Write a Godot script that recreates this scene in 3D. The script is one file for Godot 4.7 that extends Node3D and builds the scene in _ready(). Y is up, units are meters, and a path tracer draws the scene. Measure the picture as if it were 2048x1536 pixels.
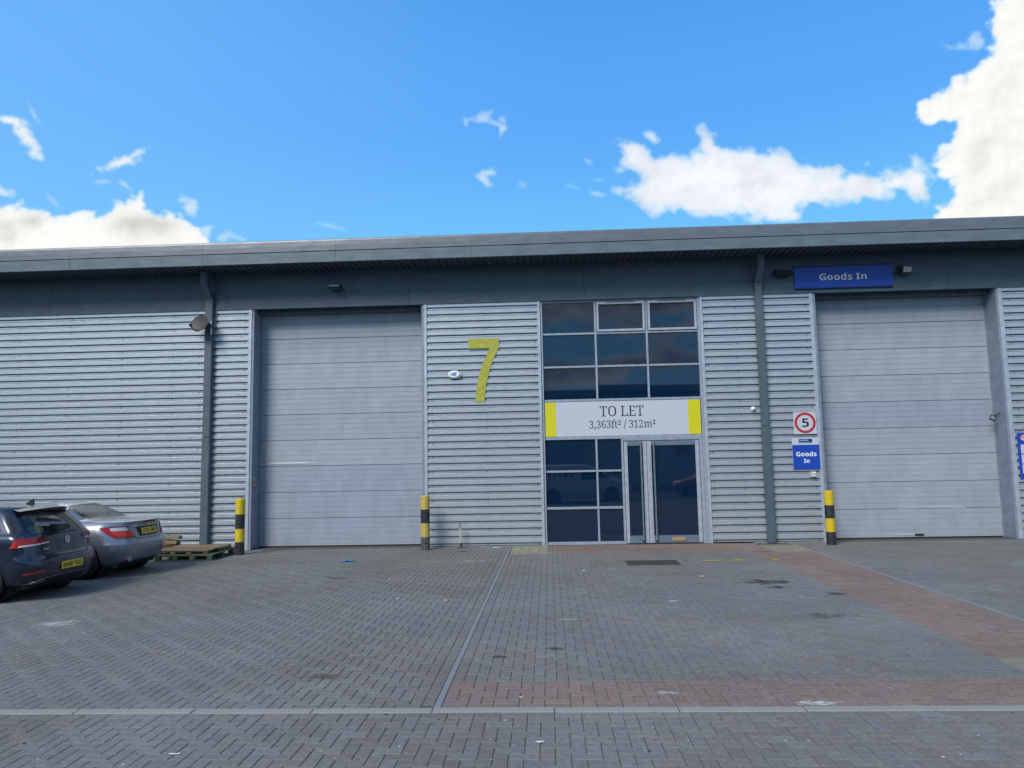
extends Node3D
# An industrial unit to let: silver ribbed cladding, sectional doors, two parked cars, block paving.

const CAM_H := 1.85
const CAM_Z := 17.3346
const HEAD := 5.65      # underside of the header band
const PITCH := 0.16618  # rib pitch of the cladding

var taken := {}
var mats := {}
var rng := RandomNumberGenerator.new()


# ------------------------------------------------------------------ mesh helper
class Geo:
	var v := PackedVector3Array()
	var n := PackedVector3Array()
	var uv := PackedVector2Array()
	var idx := PackedInt32Array()

	# corners run counter-clockwise seen from outside
	func quad(a: Vector3, b: Vector3, c: Vector3, d: Vector3) -> void:
		var m := (b - a).cross(c - a)
		if m.length_squared() < 1e-16:
			m = (c - a).cross(d - a)
		m = m.normalized()
		var k := v.size()
		for p in [a, b, c, d]:
			v.append(p)
			n.append(m)
		idx.append_array(PackedInt32Array([k, k + 2, k + 1, k, k + 3, k + 2]))

	func tri(a: Vector3, b: Vector3, c: Vector3) -> void:
		var m := (b - a).cross(c - a).normalized()
		var k := v.size()
		for p in [a, b, c]:
			v.append(p)
			n.append(m)
		idx.append_array(PackedInt32Array([k, k + 2, k + 1]))

	func box(lo: Vector3, hi: Vector3) -> void:
		tbox(Transform3D(Basis(), (lo + hi) * 0.5), (hi - lo).abs(), 0.0)

	func bbox(lo: Vector3, hi: Vector3, bev: float) -> void:
		tbox(Transform3D(Basis(), (lo + hi) * 0.5), (hi - lo).abs(), bev)

	func tbox(t: Transform3D, size: Vector3, bev := 0.0) -> void:
		var h := size * 0.5
		var b := minf(bev, minf(h.x, minf(h.y, h.z)) * 0.95)
		if b <= 0.0:
			for ax in 3:
				for s in [-1.0, 1.0]:
					var e := Vector3.ZERO
					e[ax] = s
					var u := Vector3.ZERO
					u[(ax + 1) % 3] = 1.0
					var w := Vector3.ZERO
					w[(ax + 2) % 3] = 1.0
					if s < 0:
						var q := u
						u = w
						w = q
					quad(t * ((e - u - w) * h), t * ((e + u - w) * h), t * ((e + u + w) * h), t * ((e - u + w) * h))
			return
		# chamfered box: faces, edges, corners
		var g := h - Vector3(b, b, b)
		for ax in 3:
			for s in [-1.0, 1.0]:
				var c := Vector3.ZERO
				c[ax] = s * h[ax]
				var u := Vector3.ZERO
				u[(ax + 1) % 3] = g[(ax + 1) % 3]
				var w := Vector3.ZERO
				w[(ax + 2) % 3] = g[(ax + 2) % 3]
				if s < 0:
					var q := u
					u = w
					w = q
				quad(t * (c - u - w), t * (c + u - w), t * (c + u + w), t * (c - u + w))
		for ax in 3:
			var i := (ax + 1) % 3
			var j := (ax + 2) % 3
			for si in [-1.0, 1.0]:
				for sj in [-1.0, 1.0]:
					var a := Vector3.ZERO
					a[i] = si * h[i]
					a[j] = sj * g[j]
					var c := Vector3.ZERO
					c[i] = si * g[i]
					c[j] = sj * h[j]
					var l := Vector3.ZERO
					l[ax] = g[ax]
					if si * sj > 0:
						quad(t * (a - l), t * (c - l), t * (c + l), t * (a + l))
					else:
						quad(t * (a + l), t * (c + l), t * (c - l), t * (a - l))
		for sx in [-1.0, 1.0]:
			for sy in [-1.0, 1.0]:
				for sz in [-1.0, 1.0]:
					var a := Vector3(sx * h.x, sy * g.y, sz * g.z)
					var c := Vector3(sx * g.x, sy * h.y, sz * g.z)
					var d := Vector3(sx * g.x, sy * g.y, sz * h.z)
					if sx * sy * sz > 0:
						tri(t * a, t * c, t * d)
					else:
						tri(t * a, t * d, t * c)

	# profile: (radius, height) upwards; smooth sides unless an edge is sharp
	func lathe(t: Transform3D, profile: Array, seg := 20, sharp := false) -> void:
		for i in profile.size() - 1:
			var p: Vector2 = profile[i]
			var q: Vector2 = profile[i + 1]
			var d := q - p
			if d.length() < 1e-7:
				continue
			var slope := Vector2(d.y, -d.x).normalized()
			var k := v.size()
			for s in seg + 1:
				var a := TAU * s / seg
				var c := Vector3(cos(a), 0, sin(a))
				var m := (t.basis * (c * slope.x + Vector3.UP * slope.y)).normalized()
				v.append(t * (c * p.x + Vector3.UP * p.y))
				v.append(t * (c * q.x + Vector3.UP * q.y))
				n.append(m)
				n.append(m)
			for s in seg:
				var o := k + s * 2
				idx.append_array(PackedInt32Array([o, o + 2, o + 1, o + 1, o + 2, o + 3]))

	func tube(path: Array, r: float, seg := 8, caps := true) -> void:
		var k0 := v.size()
		var side := Vector3.UP
		for i in path.size():
			var p: Vector3 = path[i]
			var dir: Vector3 = (path[mini(i + 1, path.size() - 1)] - path[maxi(i - 1, 0)]).normalized()
			if absf(dir.dot(side)) > 0.98:
				side = Vector3.RIGHT if absf(dir.x) < 0.9 else Vector3.BACK
			var a := dir.cross(side).normalized()
			var b := dir.cross(a).normalized()
			for s in seg + 1:
				var w := TAU * s / seg
				var m := a * cos(w) + b * sin(w)
				v.append(p + m * r)
				n.append(m)
		for i in path.size() - 1:
			for s in seg:
				var o := k0 + i * (seg + 1) + s
				idx.append_array(PackedInt32Array([o, o + seg + 1, o + 1, o + 1, o + seg + 1, o + seg + 2]))
		if caps:
			for e in [0, path.size() - 1]:
				var c: Vector3 = path[e]
				var o: int = k0 + e * (seg + 1)
				for s in seg:
					if e == 0:
						tri(c, v[o + s + 1], v[o + s])
					else:
						tri(c, v[o + s], v[o + s + 1])

	# polygon in the xy plane (any direction), from z0 (back) to z1 (front)
	func prism(poly: PackedVector2Array, z0: float, z1: float, t := Transform3D()) -> void:
		var p := poly
		if Geometry2D.is_polygon_clockwise(p):
			p = p.duplicate()
			p.reverse()
		var tr := Geometry2D.triangulate_polygon(p)
		for i in range(0, tr.size(), 3):
			var a := p[tr[i]]
			var b := p[tr[i + 1]]
			var c := p[tr[i + 2]]
			if (b - a).cross(c - a) < 0:
				var q := b
				b = c
				c = q
			tri(t * Vector3(a.x, a.y, z1), t * Vector3(b.x, b.y, z1), t * Vector3(c.x, c.y, z1))
			tri(t * Vector3(a.x, a.y, z0), t * Vector3(c.x, c.y, z0), t * Vector3(b.x, b.y, z0))
		for i in p.size():
			var a := p[i]
			var b := p[(i + 1) % p.size()]
			quad(t * Vector3(a.x, a.y, z0), t * Vector3(b.x, b.y, z0), t * Vector3(b.x, b.y, z1), t * Vector3(a.x, a.y, z1))

	# smooth sheet; rows of equal length; turned: which way the front looks
	func sheet(rows: Array, flip := false) -> void:
		var k := v.size()
		var w: int = rows[0].size()
		for r in rows.size():
			for c in w:
				var p: Vector3 = rows[r][c]
				var du: Vector3 = rows[r][mini(c + 1, w - 1)] - rows[r][maxi(c - 1, 0)]
				var dv: Vector3 = rows[mini(r + 1, rows.size() - 1)][c] - rows[maxi(r - 1, 0)][c]
				var m := du.cross(dv).normalized()
				v.append(p)
				n.append(-m if flip else m)
				uv.append(Vector2(float(c) / (w - 1), float(r) / (rows.size() - 1)))
		for r in rows.size() - 1:
			for c in w - 1:
				var o := k + r * w + c
				if flip:
					idx.append_array(PackedInt32Array([o, o + 1, o + w, o + 1, o + w + 1, o + w]))
				else:
					idx.append_array(PackedInt32Array([o, o + w, o + 1, o + 1, o + w, o + w + 1]))

	func mesh() -> ArrayMesh:
		var a := []
		a.resize(Mesh.ARRAY_MAX)
		a[Mesh.ARRAY_VERTEX] = v
		a[Mesh.ARRAY_NORMAL] = n
		if uv.size() == v.size():
			a[Mesh.ARRAY_TEX_UV] = uv
		a[Mesh.ARRAY_INDEX] = idx
		var m := ArrayMesh.new()
		m.add_surface_from_arrays(Mesh.PRIMITIVE_TRIANGLES, a)
		return m


# ------------------------------------------------------------------ nodes
func numbered(called: String) -> String:
	var k: int = taken.get(called, 0)
	taken[called] = k + 1
	return called if k == 0 else "%s_%03d" % [called, k]


func tag(o: Node3D, label: String, category: String, group := "", kind := "") -> void:
	o.set_meta("label", label)
	o.set_meta("category", category)
	if group:
		o.set_meta("group", group)
	if kind:
		o.set_meta("kind", kind)


func thing(called: String, label: String, category: String, at := Vector3.ZERO, group := "", kind := "") -> Node3D:
	var o := Node3D.new()
	o.name = numbered(called)
	add_child(o)
	o.position = at
	tag(o, label, category, group, kind)
	return o


func part(called: String, g, m: Material, parent: Node3D) -> MeshInstance3D:
	var o := MeshInstance3D.new()
	o.name = called
	o.mesh = g.mesh() if g is Geo else g
	o.material_override = m
	parent.add_child(o, true)
	return o


func group_part(called: String, parent: Node3D) -> Node3D:
	var o := Node3D.new()
	o.name = called
	parent.add_child(o, true)
	return o


func boxp(called: String, lo: Vector3, hi: Vector3, m: Material, parent: Node3D, bev := 0.0) -> MeshInstance3D:
	var g := Geo.new()
	g.bbox(lo, hi, bev)
	return part(called, g, m, parent)


# ------------------------------------------------------------------ materials
func srgb(r: float, g: float, b: float) -> Color:
	return Color(r, g, b).linear_to_srgb()


func lut_image(size: int, freq: float, sd: int, oct: int, lo: float, hi: float, kind := FastNoiseLite.TYPE_SIMPLEX_SMOOTH) -> Image:
	var f := FastNoiseLite.new()
	f.noise_type = kind
	f.seed = sd
	f.frequency = freq
	f.fractal_octaves = oct
	var im := f.get_seamless_image(size, size)
	im.convert(Image.FORMAT_L8)
	var d := im.get_data()
	for i in d.size():
		d[i] = int(255.0 * clampf(lerpf(lo, hi, d[i] / 255.0), 0, 1))
	return Image.create_from_data(size, size, false, Image.FORMAT_L8, d)


func tex(im: Image) -> ImageTexture:
	return ImageTexture.create_from_image(im)


func mat(called: String, c: Color, rough := 0.6, metal := 0.0, spec := 0.5) -> StandardMaterial3D:
	var m := StandardMaterial3D.new()
	m.resource_name = called
	m.albedo_color = c
	m.roughness = rough
	m.metallic = metal
	m.metallic_specular = spec
	mats[called] = m
	return m


func worn(m: StandardMaterial3D, t: Texture2D, scale: Vector3, rough_t: Texture2D = null) -> StandardMaterial3D:
	m.albedo_texture = t
	if rough_t:
		m.roughness_texture = rough_t
		m.roughness_texture_channel = BaseMaterial3D.TEXTURE_CHANNEL_RED
	m.uv1_triplanar = true
	m.uv1_world_triplanar = true
	m.uv1_scale = scale
	return m


func make_materials() -> void:
	var cloudy := tex(lut_image(512, 0.012, 3, 4, 0.86, 1.0))
	var streak := tex(lut_image(512, 0.02, 9, 4, 0.92, 1.0))
	var smooth := tex(lut_image(512, 0.009, 19, 4, 0.93, 1.0))
	var fine := tex(lut_image(512, 0.12, 21, 4, 0.72, 1.0))
	var rough_var := tex(lut_image(512, 0.015, 33, 3, 0.75, 1.0))
	worn(mat("silver", srgb(0.53, 0.585, 0.625), 0.42, 0.5), streak, Vector3(0.35, 2.2, 0.35), rough_var)
	worn(mat("silver_trim", srgb(0.52, 0.58, 0.64), 0.42, 0.35), cloudy, Vector3(0.6, 0.6, 0.6))
	worn(mat("band", srgb(0.075, 0.115, 0.15), 0.45, 0.0), cloudy, Vector3(0.25, 0.5, 0.5), rough_var)
	worn(mat("fascia", srgb(0.14, 0.185, 0.215), 0.42, 0.0), cloudy, Vector3(0.2, 0.7, 0.5), rough_var)
	worn(mat("eaves", srgb(0.135, 0.165, 0.195), 0.4, 0.0), cloudy, Vector3(0.2, 0.7, 0.5), rough_var)
	worn(mat("soffit", srgb(0.05, 0.075, 0.11), 0.6, 0.0), cloudy, Vector3(0.4, 0.4, 0.4))
	worn(mat("pipe", srgb(0.085, 0.125, 0.15), 0.5, 0.0), cloudy, Vector3(0.6, 0.4, 0.6))
	worn(mat("reveal", srgb(0.24, 0.29, 0.37), 0.5, 0.0), cloudy, Vector3(0.6, 0.6, 0.6))
	worn(mat("door_a", srgb(0.335, 0.385, 0.435), 0.5, 0.0), smooth, Vector3(0.45, 0.2, 0.45), rough_var)
	worn(mat("door_b", srgb(0.315, 0.355, 0.43), 0.5, 0.0), smooth, Vector3(0.5, 0.2, 0.45), rough_var)
	worn(mat("door_c", srgb(0.35, 0.4, 0.445), 0.5, 0.0), smooth, Vector3(0.4, 0.22, 0.45), rough_var)
	# thin sheet metal is never quite flat
	var ripple := lut_image(512, 0.01, 61, 3, 0.0, 1.0)
	ripple.bump_map_to_normal_map(4.0)
	for k in ["silver", "door_a", "door_b", "door_c", "fascia", "eaves", "band"]:
		mats[k].normal_enabled = true
		mats[k].normal_texture = tex(ripple)
		mats[k].normal_scale = 0.22
	mat("seal", srgb(0.015, 0.016, 0.018), 0.7)
	worn(mat("rail_white", srgb(0.5, 0.52, 0.55), 0.5), fine, Vector3(2, 2, 2))
	worn(mat("frame", srgb(0.37, 0.44, 0.52), 0.4, 0.2), cloudy, Vector3(0.8, 0.8, 0.8))
	worn(mat("door_stile", srgb(0.44, 0.48, 0.55), 0.42, 0.1), cloudy, Vector3(0.8, 0.8, 0.8))
	worn(mat("door_rail", srgb(0.15, 0.21, 0.26), 0.45, 0.1), cloudy, Vector3(0.8, 0.8, 0.8))
	mat("brass", srgb(0.5, 0.33, 0.16), 0.4, 0.3)
	var gl := mat("glass", srgb(0.004, 0.022, 0.06), 0.015, 0.0, 0.72)
	gl.albedo_color.a = 0.7
	gl.transparency = BaseMaterial3D.TRANSPARENCY_ALPHA
	worn(mat("inside", srgb(0.12, 0.12, 0.13), 0.8), cloudy, Vector3(0.5, 0.5, 0.5))
	worn(mat("carpet", srgb(0.04, 0.04, 0.05), 0.95), fine, Vector3(1, 1, 1))
	mat("screw", srgb(0.12, 0.12, 0.16), 0.4, 0.4)
	mat("sign_white", srgb(0.5, 0.54, 0.6), 0.4)
	mat("sign_yellow", srgb(0.62, 0.58, 0.01), 0.4)
	mat("sign_blue", srgb(0.012, 0.06, 0.4), 0.35)
	mat("sign_navy", srgb(0.01, 0.02, 0.14), 0.35)
	mat("sign_red", srgb(0.42, 0.03, 0.035), 0.4)
	mat("ink", srgb(0.008, 0.008, 0.012), 0.5)
	mat("letter_white", srgb(0.82, 0.84, 0.85), 0.5)
	mat("sky_blue", srgb(0.1, 0.3, 0.62), 0.4)
	worn(mat("seven", srgb(0.44, 0.44, 0.05), 0.5), cloudy, Vector3(0.8, 0.8, 0.8))
	worn(mat("plastic_cream", srgb(0.55, 0.53, 0.45), 0.45), cloudy, Vector3(3, 3, 3))
	mat("plastic_dark", srgb(0.02, 0.025, 0.03), 0.45)
	mat("lamp_glass", srgb(0.5, 0.53, 0.52), 0.15)
	worn(mat("dish", srgb(0.085, 0.085, 0.09), 0.6, 0.2), fine, Vector3(2, 2, 2))
	worn(mat("galvanised", srgb(0.45, 0.46, 0.44), 0.5, 0.3), fine, Vector3(3, 3, 3))
	worn(mat("wood_pale", srgb(0.3, 0.235, 0.145), 0.85), fine, Vector3(0.5, 3, 3))
	worn(mat("wood_brown", srgb(0.16, 0.105, 0.065), 0.85), fine, Vector3(0.5, 3, 3))
	worn(mat("wood_mid", srgb(0.25, 0.18, 0.1), 0.85), fine, Vector3(0.5, 3, 3))
	worn(mat("wood_green", srgb(0.075, 0.14, 0.085), 0.85), fine, Vector3(0.6, 3, 3))
	worn(mat("wood_green_pale", srgb(0.17, 0.24, 0.15), 0.85), fine, Vector3(0.6, 3, 3))
	worn(mat("concrete", srgb(0.35, 0.36, 0.335), 0.9), fine, Vector3(0.9, 0.9, 0.9))
	worn(mat("concrete_grey", srgb(0.27, 0.29, 0.305), 0.9), fine, Vector3(0.9, 0.9, 0.9))
	worn(mat("iron", srgb(0.085, 0.078, 0.08), 0.7, 0.3), fine, Vector3(2, 2, 2))
	worn(mat("ground", srgb(0.115, 0.115, 0.105), 0.95), fine, Vector3(0.8, 0.8, 0.8))
	worn(mat("road", srgb(0.1, 0.105, 0.11), 0.9), fine, Vector3(0.6, 0.6, 0.6))
	worn(mat("paint_yellow", srgb(0.6, 0.52, 0.03), 0.7), fine, Vector3(4, 4, 4))
	worn(mat("paint_white", srgb(0.5, 0.5, 0.47), 0.8), fine, Vector3(4, 4, 4))
	# chipped paint for the bollards: flakes of other matter with hard outlines
	for k in 4:
		var base: Color = [Color(0.72, 0.52, 0.015), Color(0.013, 0.016, 0.022), Color(0.62, 0.47, 0.09), Color(0.03, 0.04, 0.047)][k]
		var chip: Color = [Color(0.05, 0.05, 0.04), Color(0.2, 0.21, 0.2), Color(0.16, 0.16, 0.15), Color(0.2, 0.22, 0.21)][k]
		var share: float = [0.78, 0.72, 0.68, 0.58][k]
		worn(mat("bollard_%d" % k, Color.WHITE, 0.5), chipped(base, chip, share, 50 + k), Vector3(2.2, 2.2, 2.2))
	# cars
	var car := mat("car_blue", srgb(0.009, 0.017, 0.04), 0.3, 0.45)
	car.clearcoat_enabled = true
	car.clearcoat = 1.0
	car.clearcoat_roughness = 0.04
	var car2 := mat("car_grey", srgb(0.23, 0.26, 0.31), 0.34, 0.6)
	car2.clearcoat_enabled = true
	car2.clearcoat = 1.0
	car2.clearcoat_roughness = 0.04
	var car3 := mat("car_white", srgb(0.7, 0.71, 0.72), 0.4)
	car3.clearcoat_enabled = true
	var car4 := mat("car_red", srgb(0.4, 0.03, 0.02), 0.4)
	car4.clearcoat_enabled = true
	mat("car_black", srgb(0.012, 0.013, 0.016), 0.5)
	mat("car_gloss", srgb(0.008, 0.009, 0.012), 0.12)
	mat("tyre", srgb(0.012, 0.013, 0.014), 0.85)
	mat("alloy", srgb(0.45, 0.46, 0.48), 0.3, 0.8)
	mat("chrome", srgb(0.75, 0.76, 0.78), 0.12, 1.0)
	mat("lens_red", srgb(0.33, 0.012, 0.014), 0.12)
	mat("lens_deep", srgb(0.16, 0.01, 0.012), 0.15)
	mat("lens_orange", srgb(0.55, 0.04, 0.025), 0.12)
	mat("lens_clear", srgb(0.62, 0.6, 0.6), 0.1)
	mat("plate_yellow", srgb(0.75, 0.52, 0.03), 0.4)
	mat("cloth_dark", srgb(0.02, 0.021, 0.024), 0.9)
	mat("hat", srgb(0.5, 0.55, 0.2), 0.6)
	var cg := mat("car_glass", srgb(0.01, 0.018, 0.018), 0.02, 0.0, 0.6)
	cg.albedo_color.a = 0.4
	cg.transparency = BaseMaterial3D.TRANSPARENCY_ALPHA
	var cd := mat("car_glass_dark", srgb(0.005, 0.012, 0.016), 0.1, 0.0, 0.3)
	cd.albedo_color.a = 0.8
	cd.transparency = BaseMaterial3D.TRANSPARENCY_ALPHA
	mat("litter", srgb(0.62, 0.63, 0.62), 0.8)
	mat("litter_blue", srgb(0.04, 0.2, 0.55), 0.6)


func chipped(base: Color, chip: Color, share: float, sd: int) -> ImageTexture:
	var size := 384
	var a := lut_image(size, 0.035, sd, 4, 0, 1).get_data()
	var b := lut_image(size, 0.1, sd + 7, 3, 0.9, 1).get_data()
	var out := PackedByteArray()
	out.resize(size * size * 3)
	var cb := base.linear_to_srgb()
	var cc := chip.linear_to_srgb()
	for i in size * size:
		var c := cc if a[i] / 255.0 > share else cb
		var k := b[i] / 255.0
		out[i * 3] = int(c.r * 255 * k)
		out[i * 3 + 1] = int(c.g * 255 * k)
		out[i * 3 + 2] = int(c.b * 255 * k)
	return tex(Image.create_from_data(size, size, false, Image.FORMAT_RGB8, out))


# ------------------------------------------------------------------ sky
const CLOUDS := [
	[[2080, -30], [1985, 2], [1968, 55], [1990, 85], [1960, 128], [1928, 148], [1880, 180], [1834, 208], [1830, 240], [1868, 252], [1915, 243], [1892, 290], [1863, 330], [1885, 345], [1902, 358], [1898, 395], [1868, 430], [1835, 470], [2080, 470]],
	[[1243, 292], [1260, 282], [1292, 304], [1330, 312], [1368, 312], [1400, 298], [1404, 264], [1442, 286], [1500, 292], [1560, 306], [1620, 327], [1680, 338], [1750, 348], [1800, 346], [1830, 318], [1856, 350], [1852, 396], [1825, 402], [1800, 385], [1730, 402], [1640, 404], [1610, 418], [1590, 442], [1520, 441], [1430, 431], [1312, 426], [1262, 392], [1238, 380], [1292, 350], [1246, 322]],
	[[-40, 413], [40, 403], [62, 416], [110, 431], [170, 427], [222, 420], [238, 398], [285, 394], [312, 424], [352, 418], [368, 440], [392, 458], [408, 476], [436, 530], [-40, 540]],
]
# wisps: u, v, half length, half height, turn in degrees, strength
const WISPS := [
	[15, 240, 34, 9, 12, 1.0], [48, 268, 40, 11, 50, 1.0], [70, 296, 22, 12, 75, 0.9], [68, 228, 22, 5, 60, 0.4],
	[232, 327, 46, 10, -14, 1.0], [272, 309, 22, 6, -28, 0.8], [250, 370, 16, 5, 40, 0.45], [205, 363, 14, 4, 0, 0.3], [4, 381, 18, 10, 20, 1.0], [110, 405, 26, 5, 45, 0.3], [378, 415, 18, 12, 60, 0.75], [412, 462, 15, 10, -20, 0.8], [450, 472, 14, 8, -30, 0.5], [472, 474, 16, 6, 10, 0.45], [660, 452, 26, 5, 12, 0.25],
	[962, 236, 15, 9, -20, 0.62], [932, 243, 5, 9, -10, 0.5], [944, 238, 20, 5, -10, 0.35], [1008, 258, 12, 10, 55, 0.75], [994, 248, 16, 5, 20, 0.5], [1004, 240, 5, 9, -40, 0.45], [976, 345, 19, 11, -15, 0.75], [968, 359, 15, 9, 30, 0.7], [1046, 370, 14, 7, 30, 0.3], [1176, 322, 10, 5, 25, 0.35], [1146, 374, 12, 4, 20, 0.3], [1196, 388, 12, 4, 5, 0.4], [1240, 380, 14, 9, 0, 0.6], [1196, 360, 10, 4, 0, 0.25], [1305, 276, 18, 8, 40, 0.7], [1240, 340, 12, 6, 20, 0.5],
	[1925, 92, 16, 6, -10, 0.4], [1952, 84, 18, 13, -30, 0.6], [1905, 96, 14, 4, 15, 0.3], [1735, 328, 9, 5, -30, 0.4],
]


func edge_distance(p: Vector2, poly: PackedVector2Array) -> float:
	var best := 1e12
	var inside := false
	var j := poly.size() - 1
	for i in poly.size():
		var a := poly[j]
		var b := poly[i]
		var e := b - a
		var t := clampf((p - a).dot(e) / e.length_squared(), 0, 1)
		best = minf(best, p.distance_squared_to(a + e * t))
		if (b.y > p.y) != (a.y > p.y) and p.x < (a.x - b.x) * (p.y - b.y) / (a.y - b.y) + b.x:
			inside = not inside
		j = i
	return sqrt(best) if inside else -sqrt(best)


func clear_sky(az: float, el: float) -> Color:
	# deeper blue overhead, paler low down and towards the bright west
	var t := clampf((el - 0.24) / 0.56, 0, 1)
	var c := Color(0.465, 0.785, 1.0).lerp(Color(0.365, 0.665, 0.98), smoothstep(0.0, 0.38, t)).lerp(Color(0.245, 0.545, 0.86), smoothstep(0.3, 1.0, t))
	if el < 0.24:
		c = c.lerp(Color(0.62, 0.83, 1.0), clampf((0.24 - el) / 0.24, 0, 1))
	var west := smoothstep(0.15, -0.75, az) * (1.0 - smoothstep(-1.6, -2.6, az))
	return c.lerp(Color(0.5, 0.76, 1.0), west * 0.55)


func make_sky(cam: Camera3D) -> Image:
	var lw := 1024
	var lh := 512
	var big := FastNoiseLite.new()
	big.seed = 11
	big.frequency = 1.5
	big.fractal_octaves = 5
	var low := Image.create(lw, lh, false, Image.FORMAT_RGB8)
	for y in lh:
		var el := (0.5 - (y + 0.5) / lh) * PI
		for x in lw:
			var az := (x + 0.5) / lw * TAU
			if az > PI:
				az -= TAU
			if el < -0.03:
				low.set_pixel(x, y, Color(0.36, 0.38, 0.4))
				continue
			var c := clear_sky(az, el)
			# broken cloud all round, drawn on a flat layer overhead
			var s := 1.0 / (sin(maxf(el, 0.0)) + 0.22)
			var px := sin(az) * cos(el) * s
			var pz := cos(az) * cos(el) * s
			var d := big.get_noise_2d(px, pz)
			var body := smoothstep(-0.12, 0.16, d)
			var shade := big.get_noise_2d(px * 1.7 + 9.0, pz * 1.7 - 4.0)
			var grey := clampf(0.86 - 0.22 * smoothstep(0.02, 0.45, d) + shade * 0.22, 0.5, 1.0)
			low.set_pixel(x, y, c.lerp(Color(grey * 0.95, grey * 0.985, minf(grey * 1.03, 1.0)), body * 0.95))
	low.resize(4096, 2048, Image.INTERPOLATE_CUBIC)
	# the part that the camera sees, in full detail
	var w := 4096
	var h := 2048
	var inv := cam.global_transform.affine_inverse().basis
	var f := 1500.0
	var n1 := FastNoiseLite.new()
	n1.seed = 5
	n1.frequency = 0.012
	n1.fractal_octaves = 6
	n1.fractal_gain = 0.56
	var n3 := FastNoiseLite.new()
	n3.seed = 40
	n3.noise_type = FastNoiseLite.TYPE_CELLULAR
	n3.cellular_return_type = FastNoiseLite.RETURN_DISTANCE
	n3.frequency = 0.026
	n3.fractal_octaves = 3
	n3.fractal_gain = 0.45
	n3.domain_warp_enabled = true
	n3.domain_warp_amplitude = 12.0
	n3.domain_warp_frequency = 0.03
	var n2 := FastNoiseLite.new()
	n2.seed = 23
	n2.frequency = 0.0075
	n2.fractal_octaves = 4
	var polys := []
	var boxes := []
	for pts in CLOUDS:
		var p := PackedVector2Array()
		for q in pts:
			p.append(Vector2(q[0], q[1]))
		polys.append(p)
		var r := Rect2(p[0], Vector2.ZERO)
		for q in p:
			r = r.expand(q)
		boxes.append(r.grow(60))
	for xi in range(-560, 561):
		var az := (xi + 0.5) / w * TAU
		var x := posmod(xi, w)
		for y in range(430, 920):
			var el := (0.5 - (y + 0.5) / h) * PI
			var dir := Vector3(sin(az) * cos(el), sin(el), -cos(az) * cos(el))
			var l := inv * dir
			var uv := Vector2(1024 - f * l.x / l.z, 768 + f * l.y / l.z)
			var edge := minf(minf(uv.x + 260, 2308 - uv.x), minf(uv.y + 170, 720 - uv.y)) / 160.0
			if edge <= 0:
				continue
			var c := clear_sky(az, el)
			var rag := n1.get_noise_2d(uv.x, uv.y * 1.25)
			var rag2 := n1.get_noise_2d(uv.x * 3.1 + 500, uv.y * 3.6)
			var dens := 0.0
			var tone := 1.0
			var warm := 0.0
			for k in 3:
				if not boxes[k].has_point(uv):
					continue
				var sd := edge_distance(uv, polys[k])
				var soft: float = [7.0, 14.0, 8.0][k]
				var amp: float = [14.0, 30.0, 20.0][k]
				var puff := n3.get_noise_2d(uv.x + 700 * k, uv.y * 1.15)
				var d: float = sd + amp * rag + 8.0 * rag2 - [24.0, 9.0, 20.0][k] * (puff + 0.62)
				var t: float = 1.0 - exp(-maxf(0.0, d + soft * 0.6) / soft)
				t = t * t * (3.0 - 2.0 * t)
				if k == 1:
					t *= clampf(0.84 + sd / 70.0, 0.5, 0.97)
				if t > dens:
					dens = t
					var g := n2.get_noise_2d(uv.x + 300 * k, uv.y * 1.3) + rag * 0.5
					var deep := smoothstep(6.0, 70.0, sd)
					var relief := n3.get_noise_2d(uv.x + 700 * k + 9.0, uv.y * 1.15 + 9.0) - puff
					if k == 0:
						tone = 0.995 - deep * (0.01 + 0.07 * clampf(g + 0.1, 0.0, 1.0)) + 0.05 * relief
						warm = 0.02
					elif k == 1:
						tone = 0.975 - deep * 0.05 * g - 0.04 * smoothstep(0.0, 1.0, g + 0.3) + 0.03 * relief
						warm = -0.02
					else:
						var core := exp(-((uv - Vector2(288, 452)) / Vector2(62, 24)).length_squared()) + exp(-((uv - Vector2(66, 444)) / Vector2(26, 16)).length_squared()) * 0.7 + exp(-((uv - Vector2(8, 462)) / Vector2(26, 30)).length_squared()) * 0.8
						tone = 1.01 - 0.17 * clampf(core * (1.0 + rag * 0.7), 0, 1) - 0.02 * maxf(g, 0) + 0.05 * relief
						warm = 0.02
			for q in WISPS:
				var d := uv - Vector2(q[0], q[1])
				if absf(d.x) > 110 or absf(d.y) > 110:
					continue
				d = d.rotated(-deg_to_rad(q[4]))
				var r2 := Vector2(d.x / q[2], d.y / q[3]).length()
				var t: float = (1.0 - exp(-1.1 * maxf(0.0, 1.3 - r2 + rag * 1.0 + rag2 * 0.75))) * q[5] * 1.3
				if t > dens:
					dens = t
					tone = 0.97
			if dens > 0.002:
				c = c.lerp(Color(minf(tone, 1.0), minf(tone * (1.0 - warm * 0.1), 1.0), minf(tone * (1.0 - warm), 1.0)), clampf(dens, 0, 1))
			low.set_pixel(x, y, low.get_pixel(x, y).lerp(c, smoothstep(0.0, 1.0, edge)))
	return low


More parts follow.
